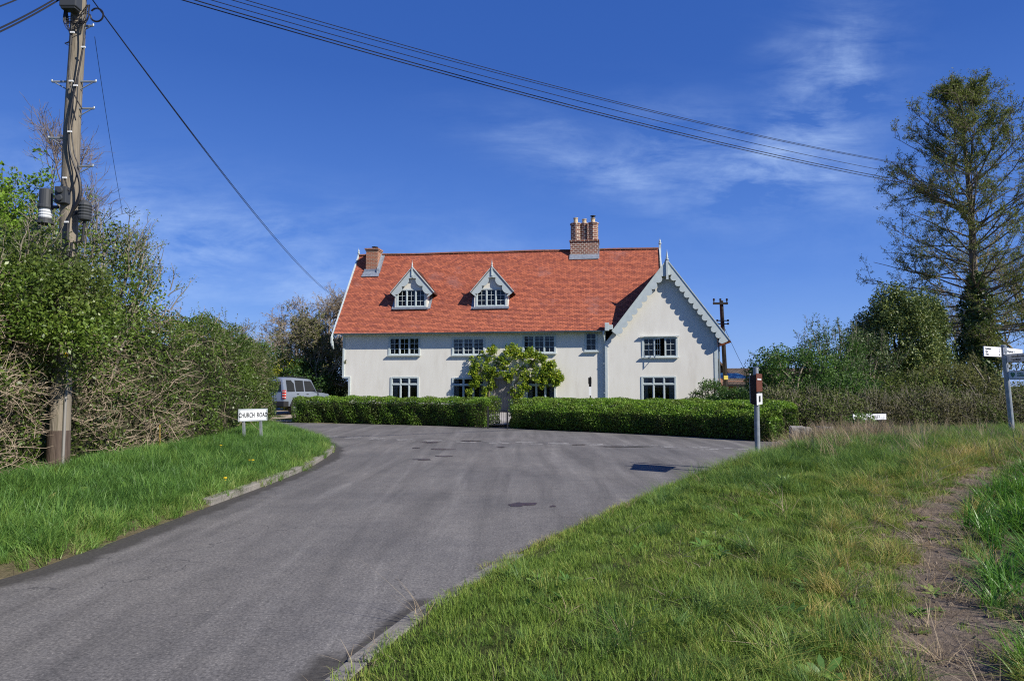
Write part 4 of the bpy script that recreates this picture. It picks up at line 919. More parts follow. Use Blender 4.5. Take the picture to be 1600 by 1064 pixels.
def hedge(name, label, line, prof, n, size, m, hs=None, base=0.0, seed=1, depth=.12, bump=.05, cat='hedge', topb=.25, **kw):
    rg = np.random.default_rng(seed); root = empty(name, (line[0][0], line[0][1], 0), 0, label, cat)
    P, no, s, dp = sweep_pts(line, prof, n, rg, hs, base, depth, bump, **kw)
    off = np.array([line[0][0], line[0][1], 0]); k = P[:,2] > -.05; P, no, dp = P[k], no[k], dp[k]
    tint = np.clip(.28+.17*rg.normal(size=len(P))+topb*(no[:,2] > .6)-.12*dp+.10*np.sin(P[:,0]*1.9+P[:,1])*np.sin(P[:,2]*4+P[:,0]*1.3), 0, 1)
    leaf_mesh('foliage', P-off, size*(.6+.7*rg.random(len(P))), m, root, no, .8, .6, tint, rg)
    o = sweep_core('shade_core', line, prof, depth+.15, None, CORE, hs, base); o.data.transform(Matrix.Translation(Vector([-float(a) for a in off]))); o.parent = root  # solid core whose dark colour stands in for the shade inside the hedge
    return root, P, no, off
# clipped hedges in front of the house
hl = [P2(452,659,.05), P2(520,660,.05), P2(600,662,.05), P2(680,664,.05), P2(758,667,.05)]
hr = [P2(795,668,.05), P2(880,672,.05), P2(980,676,.05), P2(1080,681,.05), P2(1160,686,.05), P2(1210,689,.05), P2(1232,688,.05)]
hl = [(x, y+.25) for x, y in hl]; hr = [(x, y+.25) for x, y in hr]
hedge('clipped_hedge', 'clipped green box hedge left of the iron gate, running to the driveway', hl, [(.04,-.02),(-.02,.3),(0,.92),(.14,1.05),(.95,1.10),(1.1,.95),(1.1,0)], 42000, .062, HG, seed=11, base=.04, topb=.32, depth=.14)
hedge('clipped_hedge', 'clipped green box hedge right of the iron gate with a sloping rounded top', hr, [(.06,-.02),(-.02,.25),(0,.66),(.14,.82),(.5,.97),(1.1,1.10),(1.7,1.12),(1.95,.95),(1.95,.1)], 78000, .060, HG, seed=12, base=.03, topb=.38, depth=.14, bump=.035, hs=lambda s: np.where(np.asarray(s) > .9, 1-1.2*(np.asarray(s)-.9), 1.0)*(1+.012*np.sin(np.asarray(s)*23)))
# wild flailed hedge on the left
wl = [(-5.3,2.5), (-6.0,6.2), (-6.55,8.6), (-6.93,10.3), (-6.85,12.0), (-6.75,13.4), (-6.62,15.2), (-6.85,17.2), (-7.85,21.0), (-8.95,25.9)]
wp = [(.12,-.05),(.0,.5),(-.08,1.4),(.04,2.4),(.3,2.9),(.8,3.08),(1.4,3.02),(1.8,2.4),(1.9,0)]
whs = lambda s: 1+.05*np.sin(np.asarray(s)*21)+.03*np.sin(np.asarray(s)*57)
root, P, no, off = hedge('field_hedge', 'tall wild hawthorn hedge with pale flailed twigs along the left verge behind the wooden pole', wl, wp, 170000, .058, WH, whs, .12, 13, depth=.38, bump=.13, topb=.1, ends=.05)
rg = np.random.default_rng(14)
S, no_, s_, _ = sweep_pts(wl, wp[:6], 14000, rg, whs, .12, .25, .12, ends=.03)
keep = rg.random(len(S)) < np.clip(.35+.75*np.sin(S[:,1]*1.05+.4)*np.cos(S[:,2]*1.4)+.35*(S[:,1] < 14.5), .10, 1)*np.where(S[:,1] > 14.2, .10, 1); S, no_ = S[keep], no_[keep]
T_ = np.stack([np.zeros(len(S)), np.ones(len(S))*np.sign(rg.normal(size=len(S))), rg.normal(0, .45, len(S))], -1)
D_ = norm(T_+no_*rg.uniform(-.15, .9, len(S))[:, None])
Pt, Rt = grow(S-off-no_*.1, D_, rg.uniform(.2, .8, len(S)), rg.uniform(.004, .010, len(S)), .002, 7, .28, .05, rg)
S2, D2, r2, _, _ = kids(Pt, Rt, 1, .2, .8, .8, rg); P2_, R2_ = grow(S2, D2, rg.uniform(.12, .35, len(S2)), .004, .0015, 5, .3, .05, rg)
tubes_mesh('twigs', [(Pt, Rt, 4), (P2_, R2_, 3)], TWIG, root)
# upright shoots along the top
S, no_, s_, _ = sweep_pts(wl, wp[3:7], 900, rg, whs, .12, .05, .05, ends=0); k_ = (S[:,1] < 13.5) | (rg.random(len(S)) < .25); S = S[k_]
Pt, Rt = grow(S-off, norm(np.array([0,0,1.])+.35*rg.normal(size=(len(S), 3))), rg.uniform(.12, .5, len(S)), .005, .002, 5, .15, .05, rg)
tubes_mesh('shoots', [(Pt, Rt, 3)], TWIGG, root)
Pl = along(Pt, 6, rg, .2, .025); leaf_mesh('foliage', Pl, .045, WH, root, None, 1, .6, .3+.35*rg.random(len(Pl)), rg)
# brown hedgerow on the right, beyond the road
rl_ = [(8.6,22.6), (10.5,22.8), (14,24.0), (20,25.6), (30,27.5)]
rp = [(.1,-.05),(-.1,.4),(0,.8),(.25,1.12),(.8,1.28),(1.4,1.22),(1.8,.9),(1.9,0)]
rhs = lambda s: 1+.10*np.sin(np.asarray(s)*26)+.07*np.sin(np.asarray(s)*63)
root, P, no, off = hedge('hedgerow', 'brown and olive scrubby hedgerow behind the street nameplate and direction post', rl_, rp, 60000, .075, HROW, rhs, .1, 15, depth=.5, bump=.18, topb=.05)
rg = np.random.default_rng(16); S, no_, s_, _ = sweep_pts(rl_, rp[:6], 5200, rg, rhs, .1, .3, .15, ends=.03); S, no_ = S[::2], no_[::2]
Pt, Rt = grow(S-off-no_*.2, norm(np.array([0,0,.9])+no_*.4+.6*rg.normal(size=(len(S), 3))), rg.uniform(.25, .65, len(S)), .009, .003, 6, .25, .05, rg)
tubes_mesh('twigs', [(Pt, Rt, 3)], TWIGG, root)

def bush(name, label, base, rad, h, n, size, m, seed, cat='shrub', z0=.1, ncl=90, clr=.32, stems=10, spiky=0.0, group=None, cone=0.0, sm_=BARKD, tintc=.35, lean=(0,0), shoots=0, twm=None):
    rg = np.random.default_rng(seed); root = empty(name, base, 0, label, cat, group)
    u = rg.normal(size=(ncl, 3)); u = norm(u); r = rg.uniform(.45, 1, ncl)**.6; C = u*r[:, None]; zt = C[:,2]*.5+.5
    sh = 1-cone*zt; C = np.stack([C[:,0]*rad*sh+lean[0]*zt, C[:,1]*rad*.8*sh+lean[1]*zt, z0+zt*(h-z0-.1)], -1)
    cr = clr*rg.uniform(.6, 1.3, ncl)*(1-.3*cone*zt); w = cr**2; ci = rg.choice(ncl, n, p=w/w.sum())
    q = norm(rg.normal(size=(n, 3)))*(rg.random(n)**.45)[:, None]; q[:,2] *= 1+spiky*2; P = C[ci]+q*cr[ci][:, None]
    P = P[P[:,2] > .02]; ci = ci[:len(P)]
    tt = rg.normal(0, .12, ncl); tint = np.clip(tintc+.14*rg.normal(size=len(P))+tt[ci], 0, 1)
    out = norm(P-np.array([0, 0, h*.4]))
    leaf_mesh('foliage', P, size*(.6+.8*rg.random(len(P))), m, root, out, .6, .55, tint, rg)
    if stems:
        sel = rg.choice(ncl, min(stems*3, ncl), replace=False); st = np.zeros((len(sel), 6, 3)); b0_ = rg.normal(0, rad*.10, (len(sel), 3)); b0_[:,2] = 0
        for k_ in range(6): t_ = k_/5; st[:, k_] = b0_*(1-t_)+C[sel]*np.array([t_**1.3, t_**1.3, t_])+rg.normal(0, .04*rad, (len(sel), 3))*math.sin(math.pi*t_)
        sets = [(st, np.tile(np.linspace(.035, .012, 6)*max(rad, .7), (len(sel), 1)), 5)]
        if shoots:
            S = C[rg.choice(ncl, shoots)]+rg.normal(0, clr*.4, (shoots, 3)); Pt, Rt = grow(S, norm((S-np.array([0,0,h*.3]))+np.array([0,0,h*.4])), rg.uniform(.4, 1.1, shoots)*h*.16, .012, .004, 6, .12, .03, rg)
            S2, D2, _, _, _ = kids(Pt, Rt, 4, .2, .95, .7, rg); Pu, Ru = grow(S2, D2, h*.05, .006, .003, 4, .15, .1, rg); sets += [(Pt, Rt, 4), (Pu, Ru, 3)]
            Pl = along(Pu, 6, rg, .2, .03); leaf_mesh('foliage', Pl, size*.7, m, root, None, 1, .5, np.clip(tintc+.2*rg.random(len(Pl)), 0, 1), rg)
        tubes_mesh('stems', sets, twm or sm_, root)
    return root
def tree(name, label, base, h, seed, m=BARKD, lm=None, nl=0, ls=.08, trunk=.16, wide=.42, n=(9, 7, 6, 4), up=.06, t0=.25, group=None, cat='tree', twr=.010, tintc=.4, extra=None, leaf_lo=0.0, ang=.75):
    rg = np.random.default_rng(seed); root = empty(name, base, 0, label, cat, group)
    P0, R0 = grow([[0,0,-.1]], [[0,0,1]], h*.80, trunk, trunk*.25, 9, .05, .06, rg)
    S, D, r, t_, _ = kids(P0, R0, n[0], t0, .98, ang, rg, .15); P1, R1 = grow(S, D, h*wide*(1.15-.65*t_), r*.55, r*.15+.004, 8, .13, up, rg)
    S, D, r, t2, pa = kids(P1, R1, n[1], .2, 1, .7, rg); P2_, R2_ = grow(S, D, h*wide*.46*(1.2-.6*t_[pa])*rg.uniform(.6, 1.2, len(S)), r*.6, twr*.8, 7, .15, up, rg)
    S, D, r, _, _ = kids(P2_, R2_, n[2], .2, 1, .7, rg); P3, R3 = grow(S, D, h*wide*.20*rg.uniform(.6, 1.3, len(S)), np.maximum(r*.6, twr*.8), twr*.5, 6, .17, up, rg)
    sets = [(P0, R0, 8), (P1, R1, 6), (P2_, R2_, 4), (P3, R3, 3)]; last = P3
    if n[3]:
        S, D, r, _, _ = kids(P3, R3, n[3], .2, 1, .6, rg); P4, R4 = grow(S, D, h*wide*.11*rg.uniform(.6, 1.3, len(S)), twr*.55, twr*.35, 4, .15, up, rg); sets.append((P4, R4, 3)); last = P4
    tubes_mesh('trunk', sets, m, root)
    if lm:
        k = max(1, int(nl/len(last))); P = along(last, k, rg, .1, ls*.5); P = P[P[:,2] > leaf_lo*h]
        leaf_mesh('crown', P, ls*(.6+.8*rg.random(len(P))), lm, root, None, 1, .55, np.clip(tintc+.18*rg.normal(size=len(P)), 0, 1), rg)
    return root
LM_SPRING = leafmat('spring_leaf', [(.05,.09,.012), (.09,.16,.018), (.15,.24,.025), (.24,.30,.04)], .45, .5, .25)
LM_OLIVE = leafmat('olive_leaf', [(.045,.05,.018), (.075,.08,.025), (.11,.12,.035), (.16,.16,.06)], .35, .6, .2)
LM_DARK = leafmat('evergreen_leaf', [(.012,.026,.010), (.028,.05,.015), (.055,.085,.022), (.13,.145,.035)], .2, .45, .35)
LM_MID = leafmat('mid_green_leaf', [(.018,.04,.010), (.035,.075,.015), (.06,.115,.02), (.11,.17,.035)], .35, .5, .3)
LM_YEL = leafmat('yellow_green_leaf', [(.10,.12,.015), (.18,.20,.02), (.28,.27,.03), (.38,.33,.05)], .45, .6, .2)
LM_IVY = leafmat('ivy_leaf', [(.018,.034,.010), (.036,.062,.015), (.062,.095,.022), (.10,.13,.035)], .2, .4, .4)
LM_CONI = leafmat('conifer_spray', [(.04,.055,.014), (.07,.09,.018), (.10,.125,.024), (.15,.17,.035)], .3, .6, .2)
LM_VINE = leafmat('vine_leaf', [(.045,.085,.010), (.10,.16,.015), (.20,.25,.02), (.33,.32,.03)], .4, .45, .3)
LM_BUD = leafmat('brown_bud', [(.12,.09,.065), (.17,.13,.085), (.21,.17,.10), (.24,.22,.11)], .3, .8, .1)
def base_at(px, Y, z=.1): return (float((px-800)/FPX*Y), float(Y), z)
# shrubs tangled round the wooden pole
bush('hawthorn_bush', 'leafy green arching hawthorn rising out of the wild hedge just right of the wooden pole', (-7.5,11.9,.2), 1.3, 4.45, 11000, .06, WH, 21, z0=1.9, ncl=110, clr=.27, shoots=190, tintc=.5, stems=10, spiky=.4, twm=TWIGG)
bush('hawthorn_bush', 'olive green twiggy hawthorn above the wild hedge left of the wooden pole', (-7.9,9.9,.2), 1.5, 3.75, 15000, .055, WH, 22, z0=1.6, ncl=130, clr=.34, shoots=160, tintc=.45, stems=10, twm=TWIGG)
bush('hawthorn_bush', 'leafy hawthorn spilling out of the wild hedge across the middle of the wooden pole', (-7.0,9.75,.15), 1.15, 3.6, 20000, .055, WH, 23, z0=1.35, ncl=190, clr=.24, shoots=170, tintc=.5, stems=0, twm=TWIGG, lean=(.25,-.1))
# trees behind the wild hedge
tree('leafy_tree', 'bright green young leaved tree behind the wild hedge at the left edge', (-15.4,19.5,.1), 8.0, 31, BARK, LM_SPRING, 16000, .12, .13, .46, (10,7,6,3), .03, .3)
tree('bare_tree', 'bare purple brown tree with fine twigs at the left edge, taller than the leafy tree', (-15.6,22,.1), 10.6, 32, mat('purple_twig', (.14,.115,.11), (.22,.19,.17), scale=3, rough=.9), None, 0, .08, .13, .34, (10,7,6,4), .10, .35, twr=.012)
tree('leafy_tree', 'second spring green tree leaning in at the far left behind the hedge', (-17.6,21.5,.1), 7.4, 33, BARK, LM_SPRING, 12000, .13, .13, .5, (9,7,6,3), .03, .25)
tree('bare_tree', 'small bare bush topped tree peeping over the wild hedge', base_at(375, 38), 5.3, 34, TWIGG, LM_OLIVE, 1800, .07, .08, .42, (8,6,6,3), .05, .3, twr=.012)
# trees between the wild hedge and the house
BRT = mat('brown_branch', (.27,.22,.17), (.38,.33,.26), scale=2, rough=.9)
tree('bare_tree', 'large domed bare brown tree against the left gable of the house', base_at(518, 58), 9.0, 41, BRT, LM_BUD, 14000, .09, .28, .50, (12,8,7,4), .04, .15, twr=.020)
tree('bare_tree', 'lower rounded bare brown tree beside the domed one, above the parked car', base_at(462, 56), 6.9, 42, BRT, LM_BUD, 12000, .09, .2, .55, (11,8,7,4), .03, .12, twr=.018)
tree('budding_tree', 'olive green budding tree with pale stems in front of the bare trees', base_at(478, 43), 5.8, 43, BRT, LM_OLIVE, 13000, .10, .15, .52, (12,8,6,4), .04, .10, twr=.014)
tree('budding_tree', 'olive green budding tree standing close to the left corner of the house', base_at(497, 41.8), 5.4, 44, BRT, LM_OLIVE, 11000, .10, .13, .5, (11,7,6,4), .04, .08, twr=.014)
bush('yellow_shrub', 'bright yellow green shrub behind the parked car', base_at(452, 42), 1.4, 3.6, 5200, .12, LM_YEL, 45, ncl=60, clr=.45)
bush('evergreen_shrub', 'dark green shrub in the shade beside the yellow shrub', base_at(480, 41.6), 1.8, 3.0, 8000, .12, LM_MID, 46, ncl=80, clr=.5, tintc=.25)
bush('evergreen_shrub', 'dark evergreen shrub against the jettied corner of the house', base_at(516, 43), 1.2, 2.6, 7000, .11, LM_MID, 47, ncl=80, clr=.45, tintc=.4)
bush('evergreen_shrub', 'dark bushes at the far end of the drive', base_at(425, 50), 4.5, 4.2, 10000, .15, LM_MID, 48, ncl=110, clr=.8, tintc=.2)
# right hand trees and shrubs
bush('laurel_bush', 'broad mid green bush right of the neighbouring brick house', base_at(1250, 29), 2.3, 3.3, 17000, .10, LM_MID, 51, ncl=150, clr=.42, shoots=110, tintc=.48, twm=TWIGG)
bush('hawthorn_bush', 'twiggy blue green bush rising behind the street nameplate', base_at(1298, 30.5), 1.7, 4.3, 9000, .09, LM_MID, 52, ncl=90, clr=.4, shoots=200, tintc=.35, twm=TWIGG)
bush('laurel_bush', 'dark tangled bush left of the tall evergreen', base_at(1350, 31.5), 1.6, 4.3, 8000, .10, LM_DARK, 53, ncl=90, clr=.4, shoots=130, tintc=.45, twm=TWIGG)
bush('evergreen_tree', 'dense dark evergreen with yellowish tips standing alone before the tall conifer', base_at(1402, 33), 2.5, 6.5, 52000, .11, LM_DARK, 54, cat='tree', ncl=260, clr=.42, spiky=.35, cone=.30, tintc=.72, stems=8)
bush('evergreen_tree', 'second dark evergreen top rising from the dense evergreen, nearer the conifer', base_at(1450, 34), 1.4, 6.3, 18000, .11, LM_DARK, 55, cat='tree', ncl=110, clr=.42, spiky=.3, cone=.3, tintc=.68, stems=6)
bush('garden_shrub', 'grey green garden shrub at the right corner of the gable', base_at(1108, 35.5), .9, 1.9, 2600, .10, LM_MID, 56, ncl=40, clr=.28, shoots=30)
bush('garden_shrub', 'large garden shrub behind the right end of the clipped hedge', base_at(1150, 34), 1.4, 1.35, 6000, .10, LM_MID, 57, ncl=70, clr=.32, tintc=.3, shoots=20)
bush('garden_shrub', 'dark garden shrub under the blue canopy', base_at(1195, 35), 1.2, 1.7, 5000, .10, LM_DARK, 58, ncl=60, clr=.35, tintc=.5)
for i, (px, Y, h_, rd, lm_, lb) in enumerate([(1480, 30, 2.6, 2.0, LM_OLIVE, 'olive scrub bush under the tall conifer'), (1560, 28, 2.7, 2.4, LM_OLIVE, 'olive scrub bush behind the direction post'), (1420, 27.5, 2.1, 1.8, HROW, 'brown scrub bush in front of the dark evergreen'), (1320, 27, 1.9, 1.6, LM_MID, 'green bramble bush behind the street nameplate')]):
    bush('scrub_bush', lb, base_at(px, Y), rd, h_, 9000, .09, lm_, 60+i, ncl=90, clr=.38, shoots=80, tintc=.4, twm=TWIGG)
tree('bare_tree', 'bare spreading tree with yellowish branches at the right edge behind the conifer', base_at(1625, 44), 10.5, 65, mat('yellow_branch', (.22,.19,.10), (.15,.12,.08), scale=2, rough=.9), LM_OLIVE, 9000, .09, .25, .6, (12,8,6,4), .02, .12, twr=.016)
tree('bare_tree', 'thin bare tree between the evergreen and the conifer', base_at(1490, 50), 7.0, 66, TWIGG, None, 0, .1, .12, .45, (9,6,6,3), .05, .2, twr=.014)
# the tall conifer
def conifer(base, h, seed):
    rg = np.random.default_rng(seed); root = empty('tall_conifer', base, 0, 'very tall open conifer with ivy clad trunk at the right edge', 'tree')
    k = 14; P0 = np.zeros((1, k, 3)); P0[0,:,2] = np.linspace(-.1, h, k); P0[0,:,0] = -.32*np.linspace(0, 1, k)**2+.05*np.sin(np.arange(k)); R0 = np.linspace(.36, .03, k)[None, :]
    n1 = 135; t_ = rg.uniform(.22, .985, n1); zz = t_*h; S = np.stack([np.interp(zz, P0[0,:,2], P0[0,:,0]), np.zeros(n1), zz], -1)
    az = rg.uniform(0, 6.283, n1); el = np.interp(t_, [.2, .5, .8, 1], [-.05, .30, .62, 1.0])+rg.normal(0, .1, n1); D = np.stack([np.cos(az)*np.cos(el), np.sin(az)*np.cos(el), np.sin(el)], -1)
    ln = np.interp(t_, [.2, .35, .55, .75, .9, 1], [5.2, 5.6, 5.1, 4.0, 2.4, .7])*rg.uniform(.7, 1.15, n1)
    P1, R1 = grow(S, D, ln, np.interp(t_, [.2, 1], [.065, .025]), .012, 9, .09, .035, rg)
    S, D, r, _, pa = kids(P1, R1, 9, .25, 1, .75, rg); P2_, R2_ = grow(S, D, ln[pa]*.28*rg.uniform(.5, 1.2, len(S)), .016, .008, 6, .13, .05, rg)
    S, D, r, _, _ = kids(P2_, R2_, 6, .2, 1, .7, rg); P3, R3 = grow(S, D, rg.uniform(.25, .6, len(S)), .009, .005, 4, .15, .02, rg)
    tubes_mesh('trunk', [(P0, R0, 10), (P1, R1, 6), (P2_, R2_, 4), (P3, R3, 3)], BARK, root)
    Pa = np.concatenate([along(P3, 10, rg, .1, .07), along(P2_, 9, rg, .3, .07)])
    leaf_mesh('crown', Pa, .115*(.6+.8*rg.random(len(Pa))), LM_CONI, root, None, 1, .32, .2+.6*rg.random(len(Pa)), rg)
    n = 15000; z = rg.uniform(.1, .46, n)**1.0*h; z = z[rg.random(n) < np.interp(z/h, [.05, .28, .46], [1, .8, .12])]; n = len(z); a = rg.uniform(0, 6.283, n)
    rr = np.interp(z/h, [.05, .2, .33, .46], [1.15, 1.0, .7, .42])*(1+.25*np.sin(z*2.3+a*2)+.2*np.sin(a*5+z*5))*rg.uniform(.7, 1.05, n)
    leaf_mesh('ivy', np.stack([rr*np.cos(a), rr*np.sin(a), z-.03*h], -1), .17*(.6+.8*rg.random(n)), LM_IVY, root, np.stack([np.cos(a), np.sin(a), .3+0*a], -1), 1, .7, np.clip(.4+.2*rg.normal(size=n), 0, 1), rg)
conifer(base_at(1530, 38), 18.3, 71)
# climber over the porch
def climber():
    rg = np.random.default_rng(75); base = HO+EU*F(765,640)[0]-EV*.35; root = empty('climbing_vine', base, -TH, 'yellow green leafy climber arching over the front door of the farmhouse', 'climber')
    bl = [(750,565,20),(768,556,20),(790,556,14),(812,553,13),(828,562,14),(800,572,22),(780,572,20),(757,585,13),(845,577,15),(858,582,13),(868,590,6),(832,588,16),(815,590,18),(765,600,10),(762,615,10),(760,630,9),(757,645,8),(805,610,12),(812,622,12),(795,590,8),(744,590,9),(850,596,9),(838,556,8),(826,549,8),(742,572,9),(855,572,8),(767,547,7),(800,545,8),(745,600,5),(822,604,8),(770,585,9),(876,592,5),(872,583,6),(868,598,5),(740,582,6),(738,600,4),(733,612,3),(752,655,10),(770,640,7),(808,632,12),(815,645,12),(803,650,10),(766,655,8),(862,570,7),(848,560,6)]
    C, rr = [], []
    for px, py, r_ in bl:
        for v_ in (-.25, -.6):
            u_, z_ = F(px, py, v_); C.append((u_-F(765,640)[0], v_+.35, z_)); rr.append(r_/FPX*37)
    C = np.array(C); rr = np.array(rr); sub_ = norm(rg.normal(size=(len(C)*8, 3)))*(rg.random(len(C)*8)**.4)[:, None]*np.repeat(rr, 8)[:, None]; sub_[:,1] *= .4; C = np.repeat(C, 8, 0)+sub_*1.02; rr = rg.uniform(.08, .20, len(C))
    w = rr**2; n = 17000; ci = rg.choice(len(C), n, p=w/w.sum()); q = norm(rg.normal(size=(n, 3)))*(rg.random(n)**.4)[:, None]; q[:,1] *= .45
    P = C[ci]+q*rr[ci][:, None]; P = P[P[:,1] < .30]
    leaf_mesh('foliage', P, .105*(.6+.7*rg.random(len(P))), LM_VINE, root, np.tile([.2,-.6,.6], (len(P), 1)), .7, .75, np.clip(.45+.24*rg.normal(size=len(P)), 0, 1), rg)
    sets = []
    for st in ([(765,660),(763,630),(765,600),(768,575),(790,560)], [(806,655),(806,625),(804,600),(815,580),(845,585)], [(765,600),(755,585),(745,570)], [(804,600),(830,570),(838,556)]):
        sets.append([(F(*p_, -.35)[0]-F(765,640)[0], 0, F(*p_, -.35)[1]) for p_ in st])
    b = MB()
    for s__ in sets: b.tube(s__, [.05-.03*i/len(s__) for i in range(len(s__))], 6)
    b.build('stem', BARK, root)
climber()

# ------------------------------------------------------------------ wooden pole with its fittings
WOOD = mat('weathered_pole_wood', (.28,.245,.19), (.17,.145,.11), scale=5, rough=.95, stretch=(6,6,.35), bump=.8, bscale=12, c3=(.17,.175,.10), s3=1.2, t3=.58)
PY = 10.1; pb = at(89, 742, PY); ptp = at(121, 40, PY); pdir = (ptp-pb)/(ptp[2]-pb[2])
def PP(z): return pb+pdir*(z-pb[2])
pole = empty('telegraph_pole', PP(.2), 0, 'tall weathered wooden telegraph pole carrying cables and grey boxes at the left verge', 'utility pole')
def loc(P, r): return Vector([float(P[i]-r.location[i]) for i in range(3)])
b = MB(); zz = np.linspace(-.2, 8.3, 16); b.tube([loc(PP(z)+np.array([.01*math.sin(z*2), 0, 0]), pole) for z in zz], [.145-.0058*z for z in zz], 20); o = b.build('pole', WOOD, pole, smooth=True)
b = MB(); b.tube([loc(PP(z), pole) for z in (-.1, .3, .95)], [.158, .157, .152], 20, caps=False); b.build('tarred_foot', mat('tarred_wood', (.07,.05,.04), (.12,.09,.07), scale=4, rough=.8, stretch=(6,6,.5), bump=.6, bscale=14), pole, smooth=True)
b = MB(); s0 = Vector((.135,-.09,0)); b.tube([loc(PP(.1), pole)+s0, loc(PP(1.9), pole)+s0], .02, 6); b.build('cable_guard', mat('grey_guard', (.25,.24,.22), rough=.8), pole)
def Q(px, py, dy=0): return loc(at(px, py, PY+dy), pole)
for px, py, s_ in ((118,41,1),(109,128,-1),(122,128,1),(119,170,1),(104,216,-1),(117,260,1)):
    b = MB(); a = Q(px, py, -.02); l_ = .27*s_; b.tube([a, a+Vector((l_,0,0))], .016, 6); b.tube([a+Vector((l_,0,.0)), a+Vector((l_+.0,0,.03))], .014, 6); b.tube([a+Vector((l_*.85,0,-.01)), a+Vector((.02*s_,0,-.13))], .009, 5); b.build('step_iron', GALV, pole)
GREYP = mat('grey_plastic', (.05,.055,.06), rough=.5)
b = MB(); q = Q(70, 352, -.12); b.lathe(q, [(0,.05),(.02,.115),(.05,.115),(.06,.09),(.10,.09)], 18); b.lathe(q+Vector((0,0,.24)), [(0,.095),(.02,.105),(.05,.105),(.06,.09),(.28,.088),(.30,.075)], 18); b.build('cable_joint', GREYP, pole)
b = MB(); b.lathe(q+Vector((0,0,.10)), [(0,.08),(.02,.09),(.04,.08),(.06,.09),(.08,.08),(.10,.09),(.12,.08),(.14,.085)], 18); b.build('joint_collar', mat('pale_plastic', (.55,.58,.6), rough=.4), pole)
b = MB(); a = q+Vector((.08,0,.27)); b.box(a.x, Q(100,325).x, a.y-.02, a.y+.02, a.z-.02, a.z+.02); b.build('bracket', IRON, pole)
b = MB(); a = Q(88, 292, -.17); c = Q(105, 318, -.17); b.box(a.x, c.x, a.y-.04, a.y+.08, c.z, a.z)
for k_ in (.28, .74): b.tube([(a.x+(c.x-a.x)*.5, a.y-.04, c.z+(a.z-c.z)*k_), (a.x+(c.x-a.x)*.5, a.y-.07, c.z+(a.z-c.z)*k_)], [.05,.045], 12)
b.build('terminal_box', GREYP, pole, bevel=.01)
b = MB(); a = Q(132, 346, -.1); b.lathe(a, [(0,.04),(.02,.085),(.06,.095)]+[(.08+.022*i, .095 if i % 2 else .082) for i in range(8)]+[(.27,.08),(.31,.05),(.32,.01)], 16); b.build('cable_joint', GREYP, pole)
b = MB(); b.tube([a+Vector((0,0,.0)), a+Vector((-.02,0,-.3)), Q(112,380,-.16), Q(108,420,-.16)], .02, 6); b.box(a.x-.16, a.x, a.y-.015, a.y+.015, a.z+.1, a.z+.14); b.build('bracket', IRON, pole)
b = MB(); a = Q(97, -14, -.22); c = Q(122, 16, -.22); b.box(a.x, c.x, a.y-.06, a.y+.1, c.z+.03, a.z); b.box(a.x+.015, c.x-.015, a.y-.05, a.y+.09, c.z, c.z+.03); b.build('distribution_box', GREYP, pole, bevel=.015)
def cab(ptl, r_=.012, dy=-.17, nm='cable'):
    P_ = [Q(px, py, dy) for px, py in ptl]; L_ = []
    for i in range(len(P_)-1):
        p0, p1, p2, p3 = P_[max(i-1,0)], P_[i], P_[i+1], P_[min(i+2, len(P_)-1)]
        for t_ in (0, .25, .5, .75): L_.append(.5*((2*p1)+(-p0+p2)*t_+(2*p0-5*p1+4*p2-p3)*t_*t_+(-p0+3*p1-3*p2+p3)*t_**3))
    L_.append(P_[-1]); b = MB(); b.tube(L_, r_, 6); return b.build(nm, RUBBER, pole)
cab([(128,20),(131,60),(125,100),(119,130),(111,170),(108,200),(109,235),(119,268),(125,295),(118,320),(108,345),(107,400)], .013)
cab([(112,40),(109,90),(109,128),(118,152),(128,170)], .010); cab([(122,110),(120,160),(112,200),(116,240),(122,262),(110,300),(100,276)], .009)
cab([(118,262),(125,285),(124,312),(112,332),(106,350),(105,400)], .022)
rg = np.random.default_rng(77)
for i in range(9): cab([(100+rg.uniform(0,6), 16), (104+rg.uniform(-5,6), 28+rg.uniform(0,10)), (112+rg.uniform(-8,8), 26+rg.uniform(0,24)), (130+rg.uniform(-4,6), 22+rg.uniform(-4,14)), (136+rg.uniform(-2,6), 8)], .006, -.17-.02*rg.random())
for i in range(4): cab([(104,16),(106+rg.uniform(-4,2),40),(112,55+rg.uniform(0,14)),(108,66+rg.uniform(-4,6)),(101,68)], .005)
for r_ in (11, 9.5): cab([(136,22)]+[(151+r_*math.cos(a), 24+r_*math.sin(a)) for a in np.linspace(math.pi, -math.pi*.8, 10)], .007, -.1)
b = MB()
for px, py in ((113,51),(130,74),(111,127),(118,134),(109,206),(101,278),(104,347)): a = Q(px, py, -.185); b = MB(); b.box(a.x-.03, a.x+.03, a.y-.01, a.y+.01, a.z-.012, a.z+.012); b.build('cable_clip', WHITE, pole)
b = MB(); a = loc(PP(7.78), pole); b.box(a.x-.35, a.x+.85, a.y-.16, a.y-.06, a.z-.05, a.z+.05); b.build('crossarm', WOOD, pole)
for xx in (-.3, .02, .25, .55, .8):
    b = MB(); b.lathe((a.x+xx, a.y-.11, a.z+.05), [(0,.012),(.06,.012),(.07,.035),(.11,.04),(.13,.025),(.15,.03),(.17,.01)], 10); b.build('insulator', GREYP, pole)
b = MB(); a = Q(103, 555, -.2); b.tube([(a.x, a.y, a.z), (a.x, a.y-.01, a.z)], .035, 12); b.build('yellow_disc', YEL, pole)

